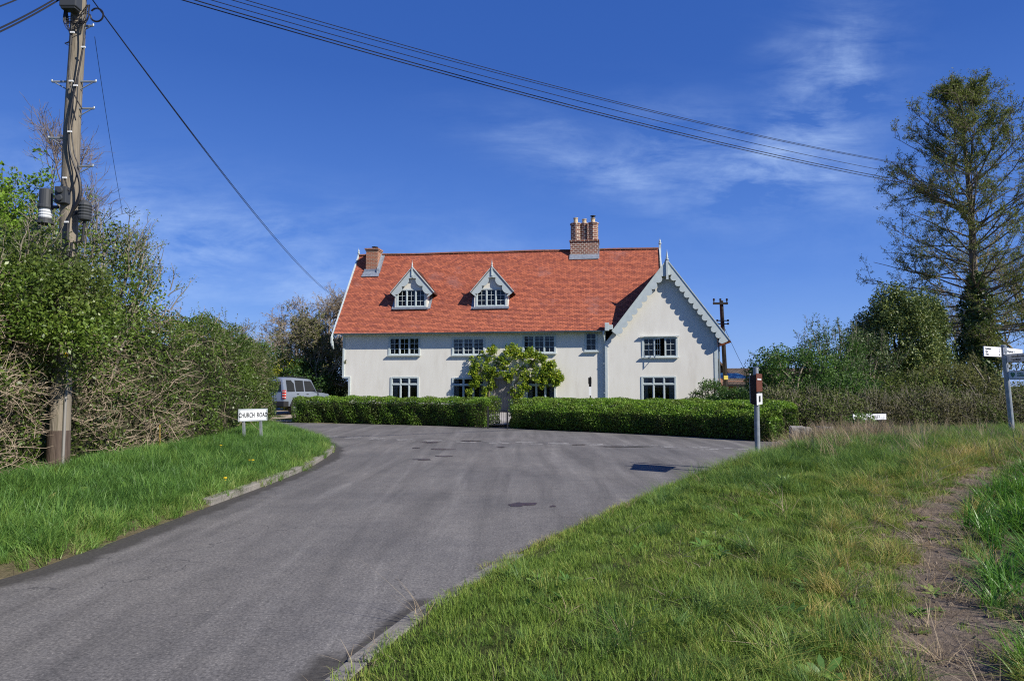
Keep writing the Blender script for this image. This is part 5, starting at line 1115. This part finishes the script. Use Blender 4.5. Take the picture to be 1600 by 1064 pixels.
# overhead cables
def proj(P):
    d = np.asarray(P, float)-CAM; c, s = math.cos(PITCH), math.sin(PITCH); y = d[1]*c+d[2]*s; z = -d[1]*s+d[2]*c; return 800+FPX*d[0]/y, 532-FPX*z/y
def catn(A, B, sag, n=40): t_ = np.linspace(0, 1, n)[:, None]; P = A*(1-t_)+B*t_; P[:,2] -= sag*4*(t_*(1-t_))[:,0]; return P
def wire(A, B, r_, fit=None, sag=0, label='', grp=None):
    if fit:
        best = (1e9, 0)
        for s_ in np.linspace(-2, 4, 241):
            P = catn(A, B, s_, 200); q = np.array([proj(p_) for p_ in P]); y_ = np.interp(fit[0], q[:,0], q[:,1]); best = min(best, (abs(y_-fit[1]), s_))
        sag = best[1]
    P = catn(A, B, sag, 60); b = MB(); b.tube(list(P-A), r_, 5); o = b.build('overhead_cable', RUBBER); o.location = [float(c) for c in A]
    return tag(o, label, 'cable', grp)
top = PP(7.75); GW = 'overhead cables crossing the sky to the right'
ends = [((.02,7.90), (1760,328), (800,145), .010, 'lowest of the overhead cables crossing the sky from the wooden pole to the right'),
        ((.03,7.96), (1760,322), (800,141), .010, 'overhead cable lying just above the lowest one crossing the sky'),
        ((.25,7.96), (1760,313), (800,131), .007, 'middle one of the five overhead cables crossing the sky'),
        ((.55,7.96), (1760,291), (800,121), .007, 'overhead cable just below the topmost one crossing the sky'),
        ((.8,7.96), (1760,287), (800,117), .007, 'topmost of the overhead cables crossing the sky')]
for (dx, z_), (ex, ey), ft, r_, lb in ends:
    A = np.array([top[0]+dx, top[1]-.11, z_+.02]); wire(A, at(ex, ey, 30), r_, ft, label=lb, grp=GW)
wire(np.array([top[0]+.12, top[1], 7.62]), at(532, 468, 52), .009, (300, 208), label='cable running down from the wooden pole towards the left gable of the house')
wire(np.array([top[0]+.15, top[1], 7.58]), at(532, 469, 52), .009, (300, 209.5), label='second thinner cable running close beside the one that drops towards the left gable')
wire(np.array([top[0]-.15, top[1], 7.6]), at(-60, 76, 8.6), .012, label='lower pair strand leaving the pole at the top left corner', sag=.05)
wire(np.array([top[0]-.15, top[1], 7.65]), at(-60, 70, 8.6), .012, label='strand close above the lower left hand strand', sag=.05)
wire(np.array([top[0]-.15, top[1], 7.9]), at(-60, 32, 8.8), .010, label='upper strand leaving the pole at the extreme top left corner', sag=.04)
wire(np.array(at(148, 58, PY)), at(192, 335, 16), .004, sag=.1, label='very thin pale drop wire hanging right of the wooden pole')

# ------------------------------------------------------------------ signs
def text(body, size, m, parent, P0, xd, align='LEFT', ext=.002, bold=0.0, sx=1.0):
    cu = bpy.data.curves.new('lettering', 'FONT'); cu.body = body; cu.size = size; cu.align_x = align; cu.align_y = 'CENTER'; cu.extrude = ext; cu.offset = bold; cu.resolution_u = 3
    t_ = bpy.data.objects.new('lettering', cu); sc.collection.objects.link(t_); bpy.context.view_layer.update()
    me = bpy.data.meshes.new_from_object(t_.evaluated_get(bpy.context.evaluated_depsgraph_get())); bpy.data.objects.remove(t_)
    x_ = Vector(xd).normalized(); z_ = Vector((0,0,1)); n_ = x_.cross(z_)      # faces the viewer side
    mt = Matrix(((x_.x*sx, z_.x, n_.x, P0[0]), (x_.y*sx, z_.y, n_.y, P0[1]), (x_.z*sx, z_.z, n_.z, P0[2]), (0,0,0,1)))
    me.transform(mt); me.materials.clear(); me.name = 'lettering'; return link_mesh('lettering', me, m, parent)
def plate(name, m, parent, P0, P1, h, th=.02, bevel=.004):
    P0, P1 = Vector([float(c) for c in P0]), Vector([float(c) for c in P1]); d = (P1-P0); x_ = Vector((d.x, d.y, 0)).normalized(); n_ = x_.cross(Vector((0,0,1))); u = Vector((0,0,h))
    b = MB(); b.add([P0, P1, P1+u, P0+u, P0-n_*th, P1-n_*th, P1+u-n_*th, P0+u-n_*th], [(0,1,2,3),(7,6,5,4),(0,4,5,1),(1,5,6,2),(2,6,7,3),(3,7,4,0)])
    return b.build(name, m, parent, bevel=bevel), P0, x_, n_
# CHURCH ROAD
g = gnd(385, 690, .33); np_ = empty('street_nameplate', g, 0, 'white street nameplate reading CHURCH ROAD on two grey legs in the left verge', 'street sign')
xd = Vector((.62,.78,0)).normalized(); n_ = xd.cross(Vector((0,0,1))); PB = loc(at(372, 659, g[1]-.08), np_); w_ = .74
fr_, P0, x_, n_ = plate('board', mat('grey_frame', (.33,.36,.38), rough=.6), np_, PB-x_*0 if False else PB, PB+xd*w_, .285, .03)
pl_, P0, x_, n_ = plate('face', SIGNW, np_, PB+n_*.004+xd*.05+Vector((0,0,.03)), PB+n_*.004+xd*(w_-.05)+Vector((0,0,.03)), .225, .003, 0)
text('CHURCH  ROAD', .150, INK, np_, PB+n_*.006+xd*(w_/2)+Vector((0,0,.138)), xd, 'CENTER', .002, .003, .64)
lz = Vector((-.0,0,0))
for s_ in (.20, .78):
    b = MB(); a = PB+xd*w_*s_-n_*.045; b.tube([a+Vector((.06,0,-.75)), a+Vector((0,0,.2))], .036, 4); b.build('leg', GALV, np_)
# square post with signs seen nearly on edge
g = gnd(1184, 713, .33); sp = empty('square_sign_post', g, 0, 'grey two legged sign post with black backed signs seen on edge beside the junction', 'sign post')
vd = Vector((g[0], g[1], 0)).normalized(); sd_ = Vector((vd.y, -vd.x, 0)); zt_ = float(at(1183, 575, g[1])[2]-g[2])
for k_ in (0, .62): b = MB(); a = vd*k_; b.tube([a+Vector((0,0,-.3)), a+Vector((0,0,zt_))], .048, 14); b.lathe(a+Vector((0,0,zt_)), [(0,.05),(.012,.05),(.014,.03)], 14); b.build('post', GALV, sp, smooth=False)
zz = lambda py: float(at(1183, py, g[1])[2]-g[2])
ap = vd*-.60
plate('sign_back', BLACKP, sp, -sd_*.105+vd*.40+Vector((0,0,zz(632))), ap-sd_*.004+Vector((0,0,zz(632))), zz(586)-zz(632), .012)
plate('sign_frame', GALV, sp, -sd_*.118+vd*.42+Vector((0,0,zz(630))), -sd_*.107+vd*.40+Vector((0,0,zz(630))), zz(583)-zz(630), .02)
BROWN = mat('tourist_sign_brown', (.13,.04,.022), rough=.4)
c_ = ap+sd_*.010; pl, P0, x_, n_ = plate('brown_sign', BROWN, sp, c_+Vector((0,0,zz(612))), sd_*.11+vd*.40+Vector((0,0,zz(612))), zz(584)-zz(612), .010)
for q in (.26,): plate('sign_symbol', SIGNW, sp, P0+x_*.12+n_*.003+Vector((0,0,q-.05)), P0+x_*.8+n_*.003+Vector((0,0,q-.05)), .028, .002, 0)
pl, P0, x_, n_ = plate('white_sign', SIGNW, sp, c_+Vector((0,0,zz(632))), sd_*.105+vd*.36+Vector((0,0,zz(632))), zz(614.5)-zz(632), .010)
plate('sign_symbol', INK, sp, P0+x_*.3+n_*.003+Vector((0,0,.05)), P0+x_*.6+n_*.003+Vector((0,0,.05)), .11, .002, 0)
b = MB(); 
for zc in (613, 588, 630): b.tube([Vector((0,0,zz(zc)-.012)), Vector((0,0,zz(zc)+.012))], .056, 14)
b.build('clamp', GALV, sp)
# direction post
g = gnd(1583, 689, .40); dp = empty('direction_post', g, 0, 'leaning steel post with white village direction signs at the right edge', 'direction sign'); Yd = float(g[1])
D = lambda px, py, dy=0: loc(at(px, py, Yd+dy), dp)
ft = Vector((0,0,-.3)); tp = D(1568, 541); b = MB(); b.tube([ft, D(1583,689), tp], .054, 14); b.lathe(tp, [(0,.056),(.012,.056),(.03,.035)], 14); b.build('post', GALV, dp)
b = MB(); 
for x0, y0 in ((1568.5,548),(1570,559),(1574,586),(1573,572)): q = D(x0, y0); b.tube([q+Vector((0,0,-.03)), q+Vector((0,0,.03))], .062, 12)
b.build('clamp', GALV, dp)
def finger(x0, y0, x1, y1, h0, dy0, dy1, lines, m=SIGNW, ts=.05, sx=.8, nums=None, name='direction_arm', mrg=.06):
    P0 = D(x0, y0+h0, dy0); P1 = D(x1, y1+h0, dy1); P1.z = P0.z+(P1.z-P0.z)*.0; h = D(x0, y0, dy0).z-P0.z
    bk, p0, x_, n_ = plate(name, m, dp, P0, P1, h, .02); W = (P1-P0).length; k_ = len(lines)
    for i, s_ in enumerate(lines):
        z_ = h*(1-(i+.5)/k_*.86-.07); 
        if s_: text(s_, ts, INK, bk, P0+x_*mrg+n_*.002+Vector((0,0,z_)), x_, 'LEFT', .001, .0015, sx)
        if nums: text(nums[i], ts, INK, bk, P0+x_*(W-.11)+n_*.002+Vector((0,0,z_)), x_, 'LEFT', .001, .0015, sx)
    plate('arm_edge', BLACKP, bk, P0-n_*.022-Vector((0,0,.01)), P0-n_*.022+x_*W-Vector((0,0,.01)), h+.02, .006, 0)
    return bk, P0, x_, n_, h, W
finger(1538, 541, 1565, 543, 15.5, -.45, -.06, ['Syleham', 'Eye', 'Diss'], ts=.056, sx=1.35, nums=['1', '7', '6'])
finger(1569, 543, 1598, 543, 11, -.06, .75, ['Weybread  4'], ts=.065, sx=1.4, mrg=.22)
finger(1573, 554, 1622, 553, 12, -.06, -1.0, ['Stradbroke', 'Laxfield'], ts=.066, sx=1.35, mrg=.16, m=mat('sign_white_shaded', (.42,.44,.47), rough=.4))  # white arm turned away from the sun, its shade put into the grey colour
df, P0, x_, n_, h, W = finger(1576, 580, 1628, 579, 12.5, -.06, -1.0, ['', ''], m=mat('sign_pale_blue', (.50,.58,.66), rough=.4))
GRN = mat('emergency_green', (.01,.14,.08), rough=.4)
text('PUBLIC ACCESS', .05, GRN, df, P0+x_*.26+n_*.002+Vector((0,0,h*.70)), x_, 'LEFT', .001, .001, 1.1); text('DEFIBRILLATOR', .05, GRN, df, P0+x_*.26+n_*.002+Vector((0,0,h*.42)), x_, 'LEFT', .001, .001, 1.1)
b = MB(); hp = []
for k_ in range(24): a = k_*math.pi/12; hp.append((.0042*16*math.sin(a)**3, .0042*(13*math.cos(a)-5*math.cos(2*a)-2*math.cos(3*a)-math.cos(4*a))))
c0_ = P0+x_*.13+Vector((0,0,h*.55)); b.prism(hp, lambda q: c0_+x_*q[0]+Vector((0,0,q[1]))+n_*.001, lambda q: c0_+x_*q[0]+Vector((0,0,q[1]))+n_*.003); b.build('heart_symbol', GRN, df)
# right hand street nameplate, partly overgrown
g = gnd(1358, 690, .12); sn = empty('street_nameplate', (float(at(1332,656,20.6)[0]), 20.6, .15), 0, 'low white STREET nameplate half hidden by dead stalks before the brown hedgerow', 'street sign')
P0 = loc(at(1333, 656.5, 20.4), sn); P1 = loc(at(1385, 655.5, 20.8), sn); bk, P0, x_, n_ = plate('face', SIGNW, sn, P0, P1, .175, .02); W = (P1-P0).length
text('UPPER  STREET', .12, mat('faded_black', (.12,.12,.13), rough=.6), sn, P0+x_*(W/2)+n_*.003+Vector((0,0,.088)), x_, 'CENTER', .001, .001, 1.0)
plate('backing', BLACKP, sn, P0-x_*.02-n_*.022-Vector((0,0,.03)), P0+x_*(W+.03)-n_*.022-Vector((0,0,.03)), .235, .02)
for s_ in (.12, .88): b = MB(); a = P0+x_*W*s_-n_*.06; b.box(a.x-.035, a.x+.035, a.y-.03, a.y+.03, -.6, a.z+.1); b.build('leg', BLACKP, sn)
# overgrown bramble leaves in front of its left end
bush('bramble', 'pale green bramble sprawling over the left end of the low STREET nameplate', base_at(1340, 20.0, .1), .55, .72, 900, .07, LM_MID, 91, ncl=22, clr=.16, shoots=14, tintc=.6, twm=TWIG)
# slim post in the garden, rail, stones, marker
g = base_at(922, 33.5, .1); gs = empty('garden_sign_post', g, 0, 'slim dark post with a white panel standing in front of the cream wall', 'sign post')
zz = lambda py: float(at(922, py, 33.5)[2]-.1)
b = MB(); b.box(-.025, .025, -.025, .025, -.2, zz(588)); b.build('post', BLACKP, gs); b = MB(); b.box(-.10, .06, -.035, -.028, zz(600), zz(590)); b.box(-.07, .05, -.045, -.036, zz(604), zz(592)); b.build('bracket', BLACKP, gs, bevel=.003)
b = MB(); b.box(-.07, .05, -.036, -.028, zz(618), zz(604)); b.build('panel', WHITE, gs)
PINE = mat('raw_pine', (.45,.36,.23), (.36,.28,.17), scale=3, rough=.85, stretch=(1,1,6))
g = base_at(1222, 24.5, .1); fr = empty('timber_rail_fence', g, 0, 'short pale timber rail on posts beyond the end of the clipped hedge', 'fence')
b = MB(); a = loc(at(1203,632,24.6), fr); c = loc(at(1254,640,24.0), fr); b.prism([(0,0),(.04,0),(.04,.11),(0,.11)], lambda q: a+Vector((0,q[0],q[1])), lambda q: c+Vector((0,q[0],q[1]))); b.build('rail', PINE, fr)
for s_ in (.32, .9): b = MB(); q = a.lerp(c, s_); b.box(q.x-.045, q.x+.045, q.y+.045, q.y+.13, -.2, q.z+.2); b.build('post', PINE, fr)
STONE = mat('old_concrete', (.27,.26,.24), (.18,.17,.155), scale=6, rough=.95, bump=.6, bscale=20, c3=(.14,.14,.10), s3=4, t3=.55)
for i, (px, py, w, h, lb) in enumerate([(1246,694,.30,.36,'grey weathered concrete block nearest the junction, among dead stalks'), (1262,694,.16,.34,'narrow grey concrete block standing between its two neighbours'), (1289,693,.30,.35,'grey weathered concrete block furthest right among the dead stalks')]):
    g = gnd(px, py, .36); bm = bmesh.new(); bmesh.ops.create_cube(bm, size=1); bmesh.ops.subdivide_edges(bm, edges=bm.edges[:], cuts=4, use_grid_fill=True); r_ = random.Random(i)
    for v in bm.verts: v.co = Vector((v.co.x*w, v.co.y*w*.8, v.co.z*h))+Vector([r_.uniform(-.012, .012) for _ in range(3)])
    me = bpy.data.meshes.new('concrete_block'); bm.to_mesh(me); bm.free(); o = link_mesh('concrete_block', me, STONE); o.location = (g[0], g[1], .36+h*.55); o.rotation_euler = (.03, .02, .3*i-.2); bv = o.modifiers.new('b', 'BEVEL'); bv.width = .02; tag(o, lb, 'stone block', 'concrete blocks by the junction')
g = gnd(241, 712, .35); b = MB(); b.tube([(0,0,-.2),(.01,0,.3),(0,0,.6)], .011, 8); b.lathe((0,0,.6), [(0,.015),(.02,.01)], 8); o = b.build('marker_post', mat('yellow_marker', (.38,.26,.04), (.20,.15,.04), scale=9, rough=.6)); o.location = (g[0]-.2, g[1]+.55, .25); tag(o, 'thin yellow marker cane in front of the wild hedge between pole and nameplate', 'marker post')
# iron gate between the hedges
ga = Vector((*P2(762,668,.05), .05)); gb_ = Vector((*P2(793,669,.05), .05)); gt = empty('garden_gate', ga, 0, 'low black iron gate between the two clipped hedges', 'gate'); dd = gb_-ga; dd.y += .1; Ln_ = dd.length; dx = dd.normalized()
b = MB()
for s_ in (0, 1): q = dx*Ln_*s_; b.box(q.x-.025, q.x+.025, q.y+.2, q.y+.25, -.1, .78)
b.build('gate_post', IRON, gt)
b = MB()
for z_ in (.08, .22, .60): a = dx*.03+Vector((0,.225,z_)); c = dx*(Ln_-.03)+Vector((0,.225,z_)); b.tube([a, c], .012, 5)
for s_ in (.03, Ln_-.03): q = dx*s_; b.box(q.x-.012, q.x+.012, q.y+.213, q.y+.237, .07, .61)
b.build('gate_frame', IRON, gt)
b = MB()
for k_ in range(9): q = dx*(Ln_*(k_+.6)/9.4); b.tube([q+Vector((0,.225,.06)), q+Vector((0,.225,.64))], .008, 5)
b.build('gate_bars', IRON, gt)

# ------------------------------------------------------------------ parked car
def car():
    A = at(445, 640, 35.0); hd = R(75); g = empty('parked_car', (A[0], A[1], .16), hd, 'silver estate car with dark windows parked on the drive behind the left hedge', 'car')
    # local axes: x forward, y left; the rear right corner is the origin
    PA = mat('silver_blue_paint', (.24,.28,.35), rough=.3, metal=.35, spec=.6); DG = mat('tinted_glass', (.008,.01,.014), rough=.08, spec=.3); TR = mat('black_trim', (.02,.02,.022), rough=.6)
    Lc, Wc = 4.75, 1.9
    def ring(x, zb, zs, zr, hw, hr, sh=.0):   # cross section: sill, belt, roof
        y = Wc/2; P = [(-hw*.94, zb), (-hw, zb+.18), (-hw, zs-.12), (-hw*.985, zs), (-hr, zr-.05), (-hr*.86, zr), (hr*.86, zr), (hr, zr-.05), (hw*.985, zs), (hw, zs-.12), (hw, zb+.18), (hw*.94, zb)]
        return [(x, y+p_[0], p_[1]) for p_ in P]
    st = [(0, .48, 1.05, 1.06, .86, .80), (.03, .42, 1.08, 1.80, .91, .76), (.18, .40, 1.09, 1.86, .94, .78), (.9, .36, 1.09, 1.90, .95, .79), (1.7, .36, 1.08, 1.86, .95, .78), (2.3, .36, 1.07, 1.84, .95, .77), (2.75, .36, 1.06, 1.80, .95, .75), (3.38, .38, 1.04, 1.10, .94, .76), (3.6, .38, 1.03, 1.08, .93, .78), (4.3, .40, 1.0, 1.04, .91, .76), (4.68, .44, .84, .93, .84, .70), (4.75, .5, .74, .78, .78, .65)]
    V, Fs = [], []; k = 12
    for s_ in st: V += ring(*s_)
    for i in range(len(st)-1):
        for j in range(k): Fs.append((i*k+j, (i+1)*k+j, (i+1)*k+(j+1) % k, i*k+(j+1) % k))
    Fs += [tuple(range(k)), tuple(range((len(st)-1)*k, len(st)*k))[::-1]]
    me = bpy.data.meshes.new('body'); me.from_pydata(V, [], Fs); o = link_mesh('body', me, PA, g, smooth=False)
    bv = o.modifiers.new('b', 'BEVEL'); bv.width = .03; bv.segments = 3; bv.limit_method = 'ANGLE'; bv.angle_limit = R(20); o.data.polygons.foreach_set('use_smooth', np.ones(len(me.polygons), dtype=bool))
    def glass(pl_, nm='side_window', right=True):   # polygon in (x, z) laid on the sloping cabin side
        b = MB(); y_ = lambda z: (Wc/2-(.935+(.775-.935)*(z-1.08)/.76))-.012 if right else Wc-(Wc/2-(.935+(.775-.935)*(z-1.08)/.76))+.012
        P_ = [(x, y_(z), z) for x, z in pl_]; b.add(P_, [tuple(range(len(P_)))]); b.build(nm, DG, g)
    for rt in (True, False):
        glass([(.22,1.14),(.92,1.14),(.92,1.74),(.26,1.74)], right=rt); glass([(1.02,1.14),(1.78,1.14),(1.82,1.72),(1.02,1.74)], right=rt); glass([(1.9,1.14),(2.95,1.14),(2.62,1.64),(2.5,1.70),(1.94,1.71)], right=rt)
    b = MB(); b.add([(-.012+.0,.22,1.14),(-.012,1.68,1.14),(.012,1.62,1.68),(.012,.28,1.68)], [(0,3,2,1)]); o = b.build('rear_window', DG, g)
    b = MB(); b.add([(3.36,.25,1.13),(3.36,1.65,1.13),(2.82,1.58,1.74),(2.82,.32,1.74)], [(0,1,2,3)]); o = b.build('windscreen', DG, g); o.location.z = .012; o.location.x = .012
    RED = mat('tail_light_red', (.5,.015,.01), rough=.2); CLR = mat('tail_light_clear', (.7,.6,.58), rough=.2)
    for y0 in (.02, Wc-.14):
        b = MB(); b.box(-.035, .10, y0-.022, y0+.142, .78, 1.22); t_ = b.build('tail_light', RED, g, bevel=.02); b = MB()
        for z_ in (.84, .98, 1.12): b.box(-.045, .06, y0-.028, y0+.11, z_, z_+.045)
        b.build('lens', CLR, t_)
    b = MB(); b.box(-.09, .35, -.01, Wc+.01, .36, .66); b.build('bumper', TR, g, bevel=.05); b = MB(); b.box(4.5, 4.82, .0, Wc, .3, .56); b.build('bumper', TR, g, bevel=.05)
    b = MB(); b.box(-.10, -.092, .7, 1.2, .74, .86); b.build('number_plate', mat('yellow_plate', (.7,.5,.05), rough=.4), g)
    for x_ in (.95, 3.75):
        for y_ in (.13, Wc-.13):
            b = MB(); b.tube([(x_, y_-.12, .36), (x_, y_-.10, .36), (x_, y_+.10, .36), (x_, y_+.12, .36)], [.30,.36,.36,.30], 28); w = b.build('wheel', TR, g); b = MB(); b.tube([(x_, y_-.128, .36), (x_, y_+.128, .36)], .22, 20); b.build('rim', GALV, w)
        for y_ in (-.004, Wc+.004):
            b = MB(); P_ = [(x_+.46*math.cos(a), .36+.46*math.sin(a)) for a in np.linspace(0, math.pi, 13)]; b.add([(p_[0], y_, p_[1]) for p_ in P_], [tuple(range(13))]); b.build('wheel_arch', TR, g)
    b = MB(); b.box(3.0, 3.18, -.26, -.03, 1.1, 1.26); b.build('mirror', TR, g, bevel=.03)
    b = MB(); b.box(1.08, 1.26, -.025, .0, 1.0, 1.03); b.box(2.0, 2.18, -.025, .0, .98, 1.01); b.build('handle', TR, g)
    b = MB(); b.tube([(.4,.22,1.92),(1.2,.2,1.94),(2.3,.22,1.90)], .02, 6); b.tube([(.4,Wc-.22,1.92),(1.2,Wc-.2,1.94),(2.3,Wc-.22,1.90)], .02, 6); b.build('roof_rail', TR, g)
car()

# ------------------------------------------------------------------ neighbouring house, far pole, canopy
nb = empty('brick_house', base_at(1210, 52, .1), R(-4), 'low brick house with brown pantile roof behind the right corner of the farmhouse', 'house')
wx = lambda px, Y=52: (px-1210)/FPX*Y
b = MB(); b.box(wx(1060), wx(1330), 0, 6.5, -.2, 1.9); boxuv(b.build('wall', BRICK, nb))
zr = float(at(1210, 575, 54.5)[2])-.1; ze = float(at(1210, 600, 51.5)[2])-.1
b = MB(); x0_, x1_ = wx(1060), wx(1335); b.add([(x0_,-.5,ze),(x1_,-.5,ze),(x1_,3,zr),(x0_,3,zr),(x0_,6.9,ze-.3),(x1_,6.9,ze-.3),(x1_,-.5,ze-.06),(x0_,-.5,ze-.06)], [(0,1,2,3),(3,2,5,4),(7,6,1,0)]); o = b.build('roof', PANTILE, nb); boxuv(o)
for p_ in o.data.polygons:
    for li in p_.loop_indices: c = o.data.vertices[o.data.loops[li].vertex_index].co; o.data.uv_layers[0].data[li].uv = (c.x, c.y*1.2+c.z)
b = MB(); b.box(x0_, x1_, -.56, -.52, ze-.16, ze-.02); b.build('fascia', DARK, nb)
b = MB(); b.box(wx(1150), wx(1175), -.04, -.003, .6, 1.6); b.build('window', WHITE, nb)
gh = empty('brick_house', base_at(1105, 50, .1), R(8), 'taller brick gable end seen just behind the right bargeboard of the farmhouse', 'house')
gx0, gx1 = -3.4, 1.15; zt_ = float(at(1133, 545, 50)[2]); b = MB(); b.add([(gx0,0,-.1),(gx1,0,-.1),(gx1,0,2.75),((gx0+gx1)/2,0,5.3),(gx0,0,2.75),(gx0,6,-.1),(gx1,6,-.1),(gx1,6,2.75),((gx0+gx1)/2,6,5.3),(gx0,6,2.75)], [(0,1,2,3,4),(1,6,7,2),(0,4,9,5),(5,9,8,7,6)]); boxuv(b.build('wall', BRICK, gh))
b = MB(); mx_ = (gx0+gx1)/2; b.add([(gx1+.45,-.3,2.40),(gx1+.45,6.3,2.40),(mx_,6.3,5.42),(mx_,-.3,5.42),(gx0-.4,-.3,2.45),(gx0-.4,6.3,2.45)], [(0,1,2,3),(3,2,5,4)]); o = b.build('roof', PANTILE, gh); sd2 = o.modifiers.new('s', 'SOLIDIFY'); sd2.thickness = .12
b = MB(); b.prism([(gx1+.48,2.25),(gx1+.48,2.42),(mx_,5.45),(mx_,5.22)], lambda q: (q[0], -.36, q[1]), lambda q: (q[0], -.31, q[1])); b.build('bargeboard', mat('brown_timber', (.10,.06,.04), rough=.7), gh)
cp = empty('blue_canopy', base_at(1138, 45, .1), 0, 'blue canopy roof beside the dark pole in front of the brick house', 'canopy'); BLU = mat('blue_canvas', (.05,.16,.33), (.07,.20,.40), scale=2, rough=.35, spec=.5)
za, zb = float(at(1138,591,45)[2])-.1, float(at(1138,583,45)[2])-.1
b = MB(); b.add([(-1.1,-.9,za),(1.2,-.9,za),(1.2,.9,za),(-1.1,.9,za),(-.6,-.4,zb),(.45,-.4,zb),(.45,.4,zb),(-.6,.4,zb)], [(0,1,5,4),(1,2,6,5),(2,3,7,6),(3,0,4,7),(4,5,6,7),(0,3,2,1)]); b.build('roof', BLU, cp)
for x_ in (-1.05, 1.1): b = MB(); b.box(x_-.03, x_+.03, -.85, -.79, -.1, za-.01); b.build('leg', GALV, cp)
DPOLE = mat('creosoted_pole', (.025,.021,.019), (.045,.038,.032), scale=4, rough=.9)
def upole(px0, py0, px1, py1, Y, r_, label, arm=True):
    B = at(px0, py0, Y); B[2] = .1; T_ = at(px1, py1, Y); g = empty('electricity_pole', B, 0, label, 'utility pole'); b = MB(); t_ = loc(T_, g); b.tube([(0,0,-.2), t_], [r_, r_*.75], 10); b.build('pole', DPOLE, g)
    if arm:
        a = MB(); a.box(t_.x-.55, t_.x+.35, t_.y-.2, t_.y-.08, t_.z-.25, t_.z-.12); a.build('crossarm', IRON, g)
        for x_ in (-.5, -.1, .3): a = MB(); a.lathe((t_.x+x_, t_.y-.14, t_.z-.12), [(0,.03),(.1,.04),(.12,.06),(.22,.065),(.25,.03)], 10); a.build('insulator', IRON, g)
        for z_ in (1.25, 1.45): a = MB(); a.box(t_.x-.3, t_.x+.32, t_.y-.2, t_.y-.14, t_.z-z_-.03, t_.z-z_+.03); a.lathe((t_.x-.32, t_.y-.16, t_.z-z_-.05), [(0,.06),(.12,.06)], 8); a.lathe((t_.x+.34, t_.y-.16, t_.z-z_-.05), [(0,.06),(.12,.06)], 8); a.build('bracket', IRON, g)
        a = MB(); z_ = float(at(px1, 590, Y)[2])-.1; a.box(t_.x-.0, t_.x+.24, t_.y-.26, t_.y-.2, z_-.12, z_+.12); a.build('warning_plate', mat('yellow_plate_sign', (.7,.55,.12), rough=.5), g)
    return T_
T_ = upole(1136, 640, 1127, 470, 42, .15, 'dark electricity pole with a small crossarm behind the right bargeboard')
wire(T_-np.array([0,0,1.3]), at(1180, 610, 44), .012, sag=.1, label='thin stay wire slanting down right of the dark electricity pole')
upole(1475, 640, 1474, 514, 48, .14, 'plain thin pole between the evergreen and the tall conifer', arm=False)
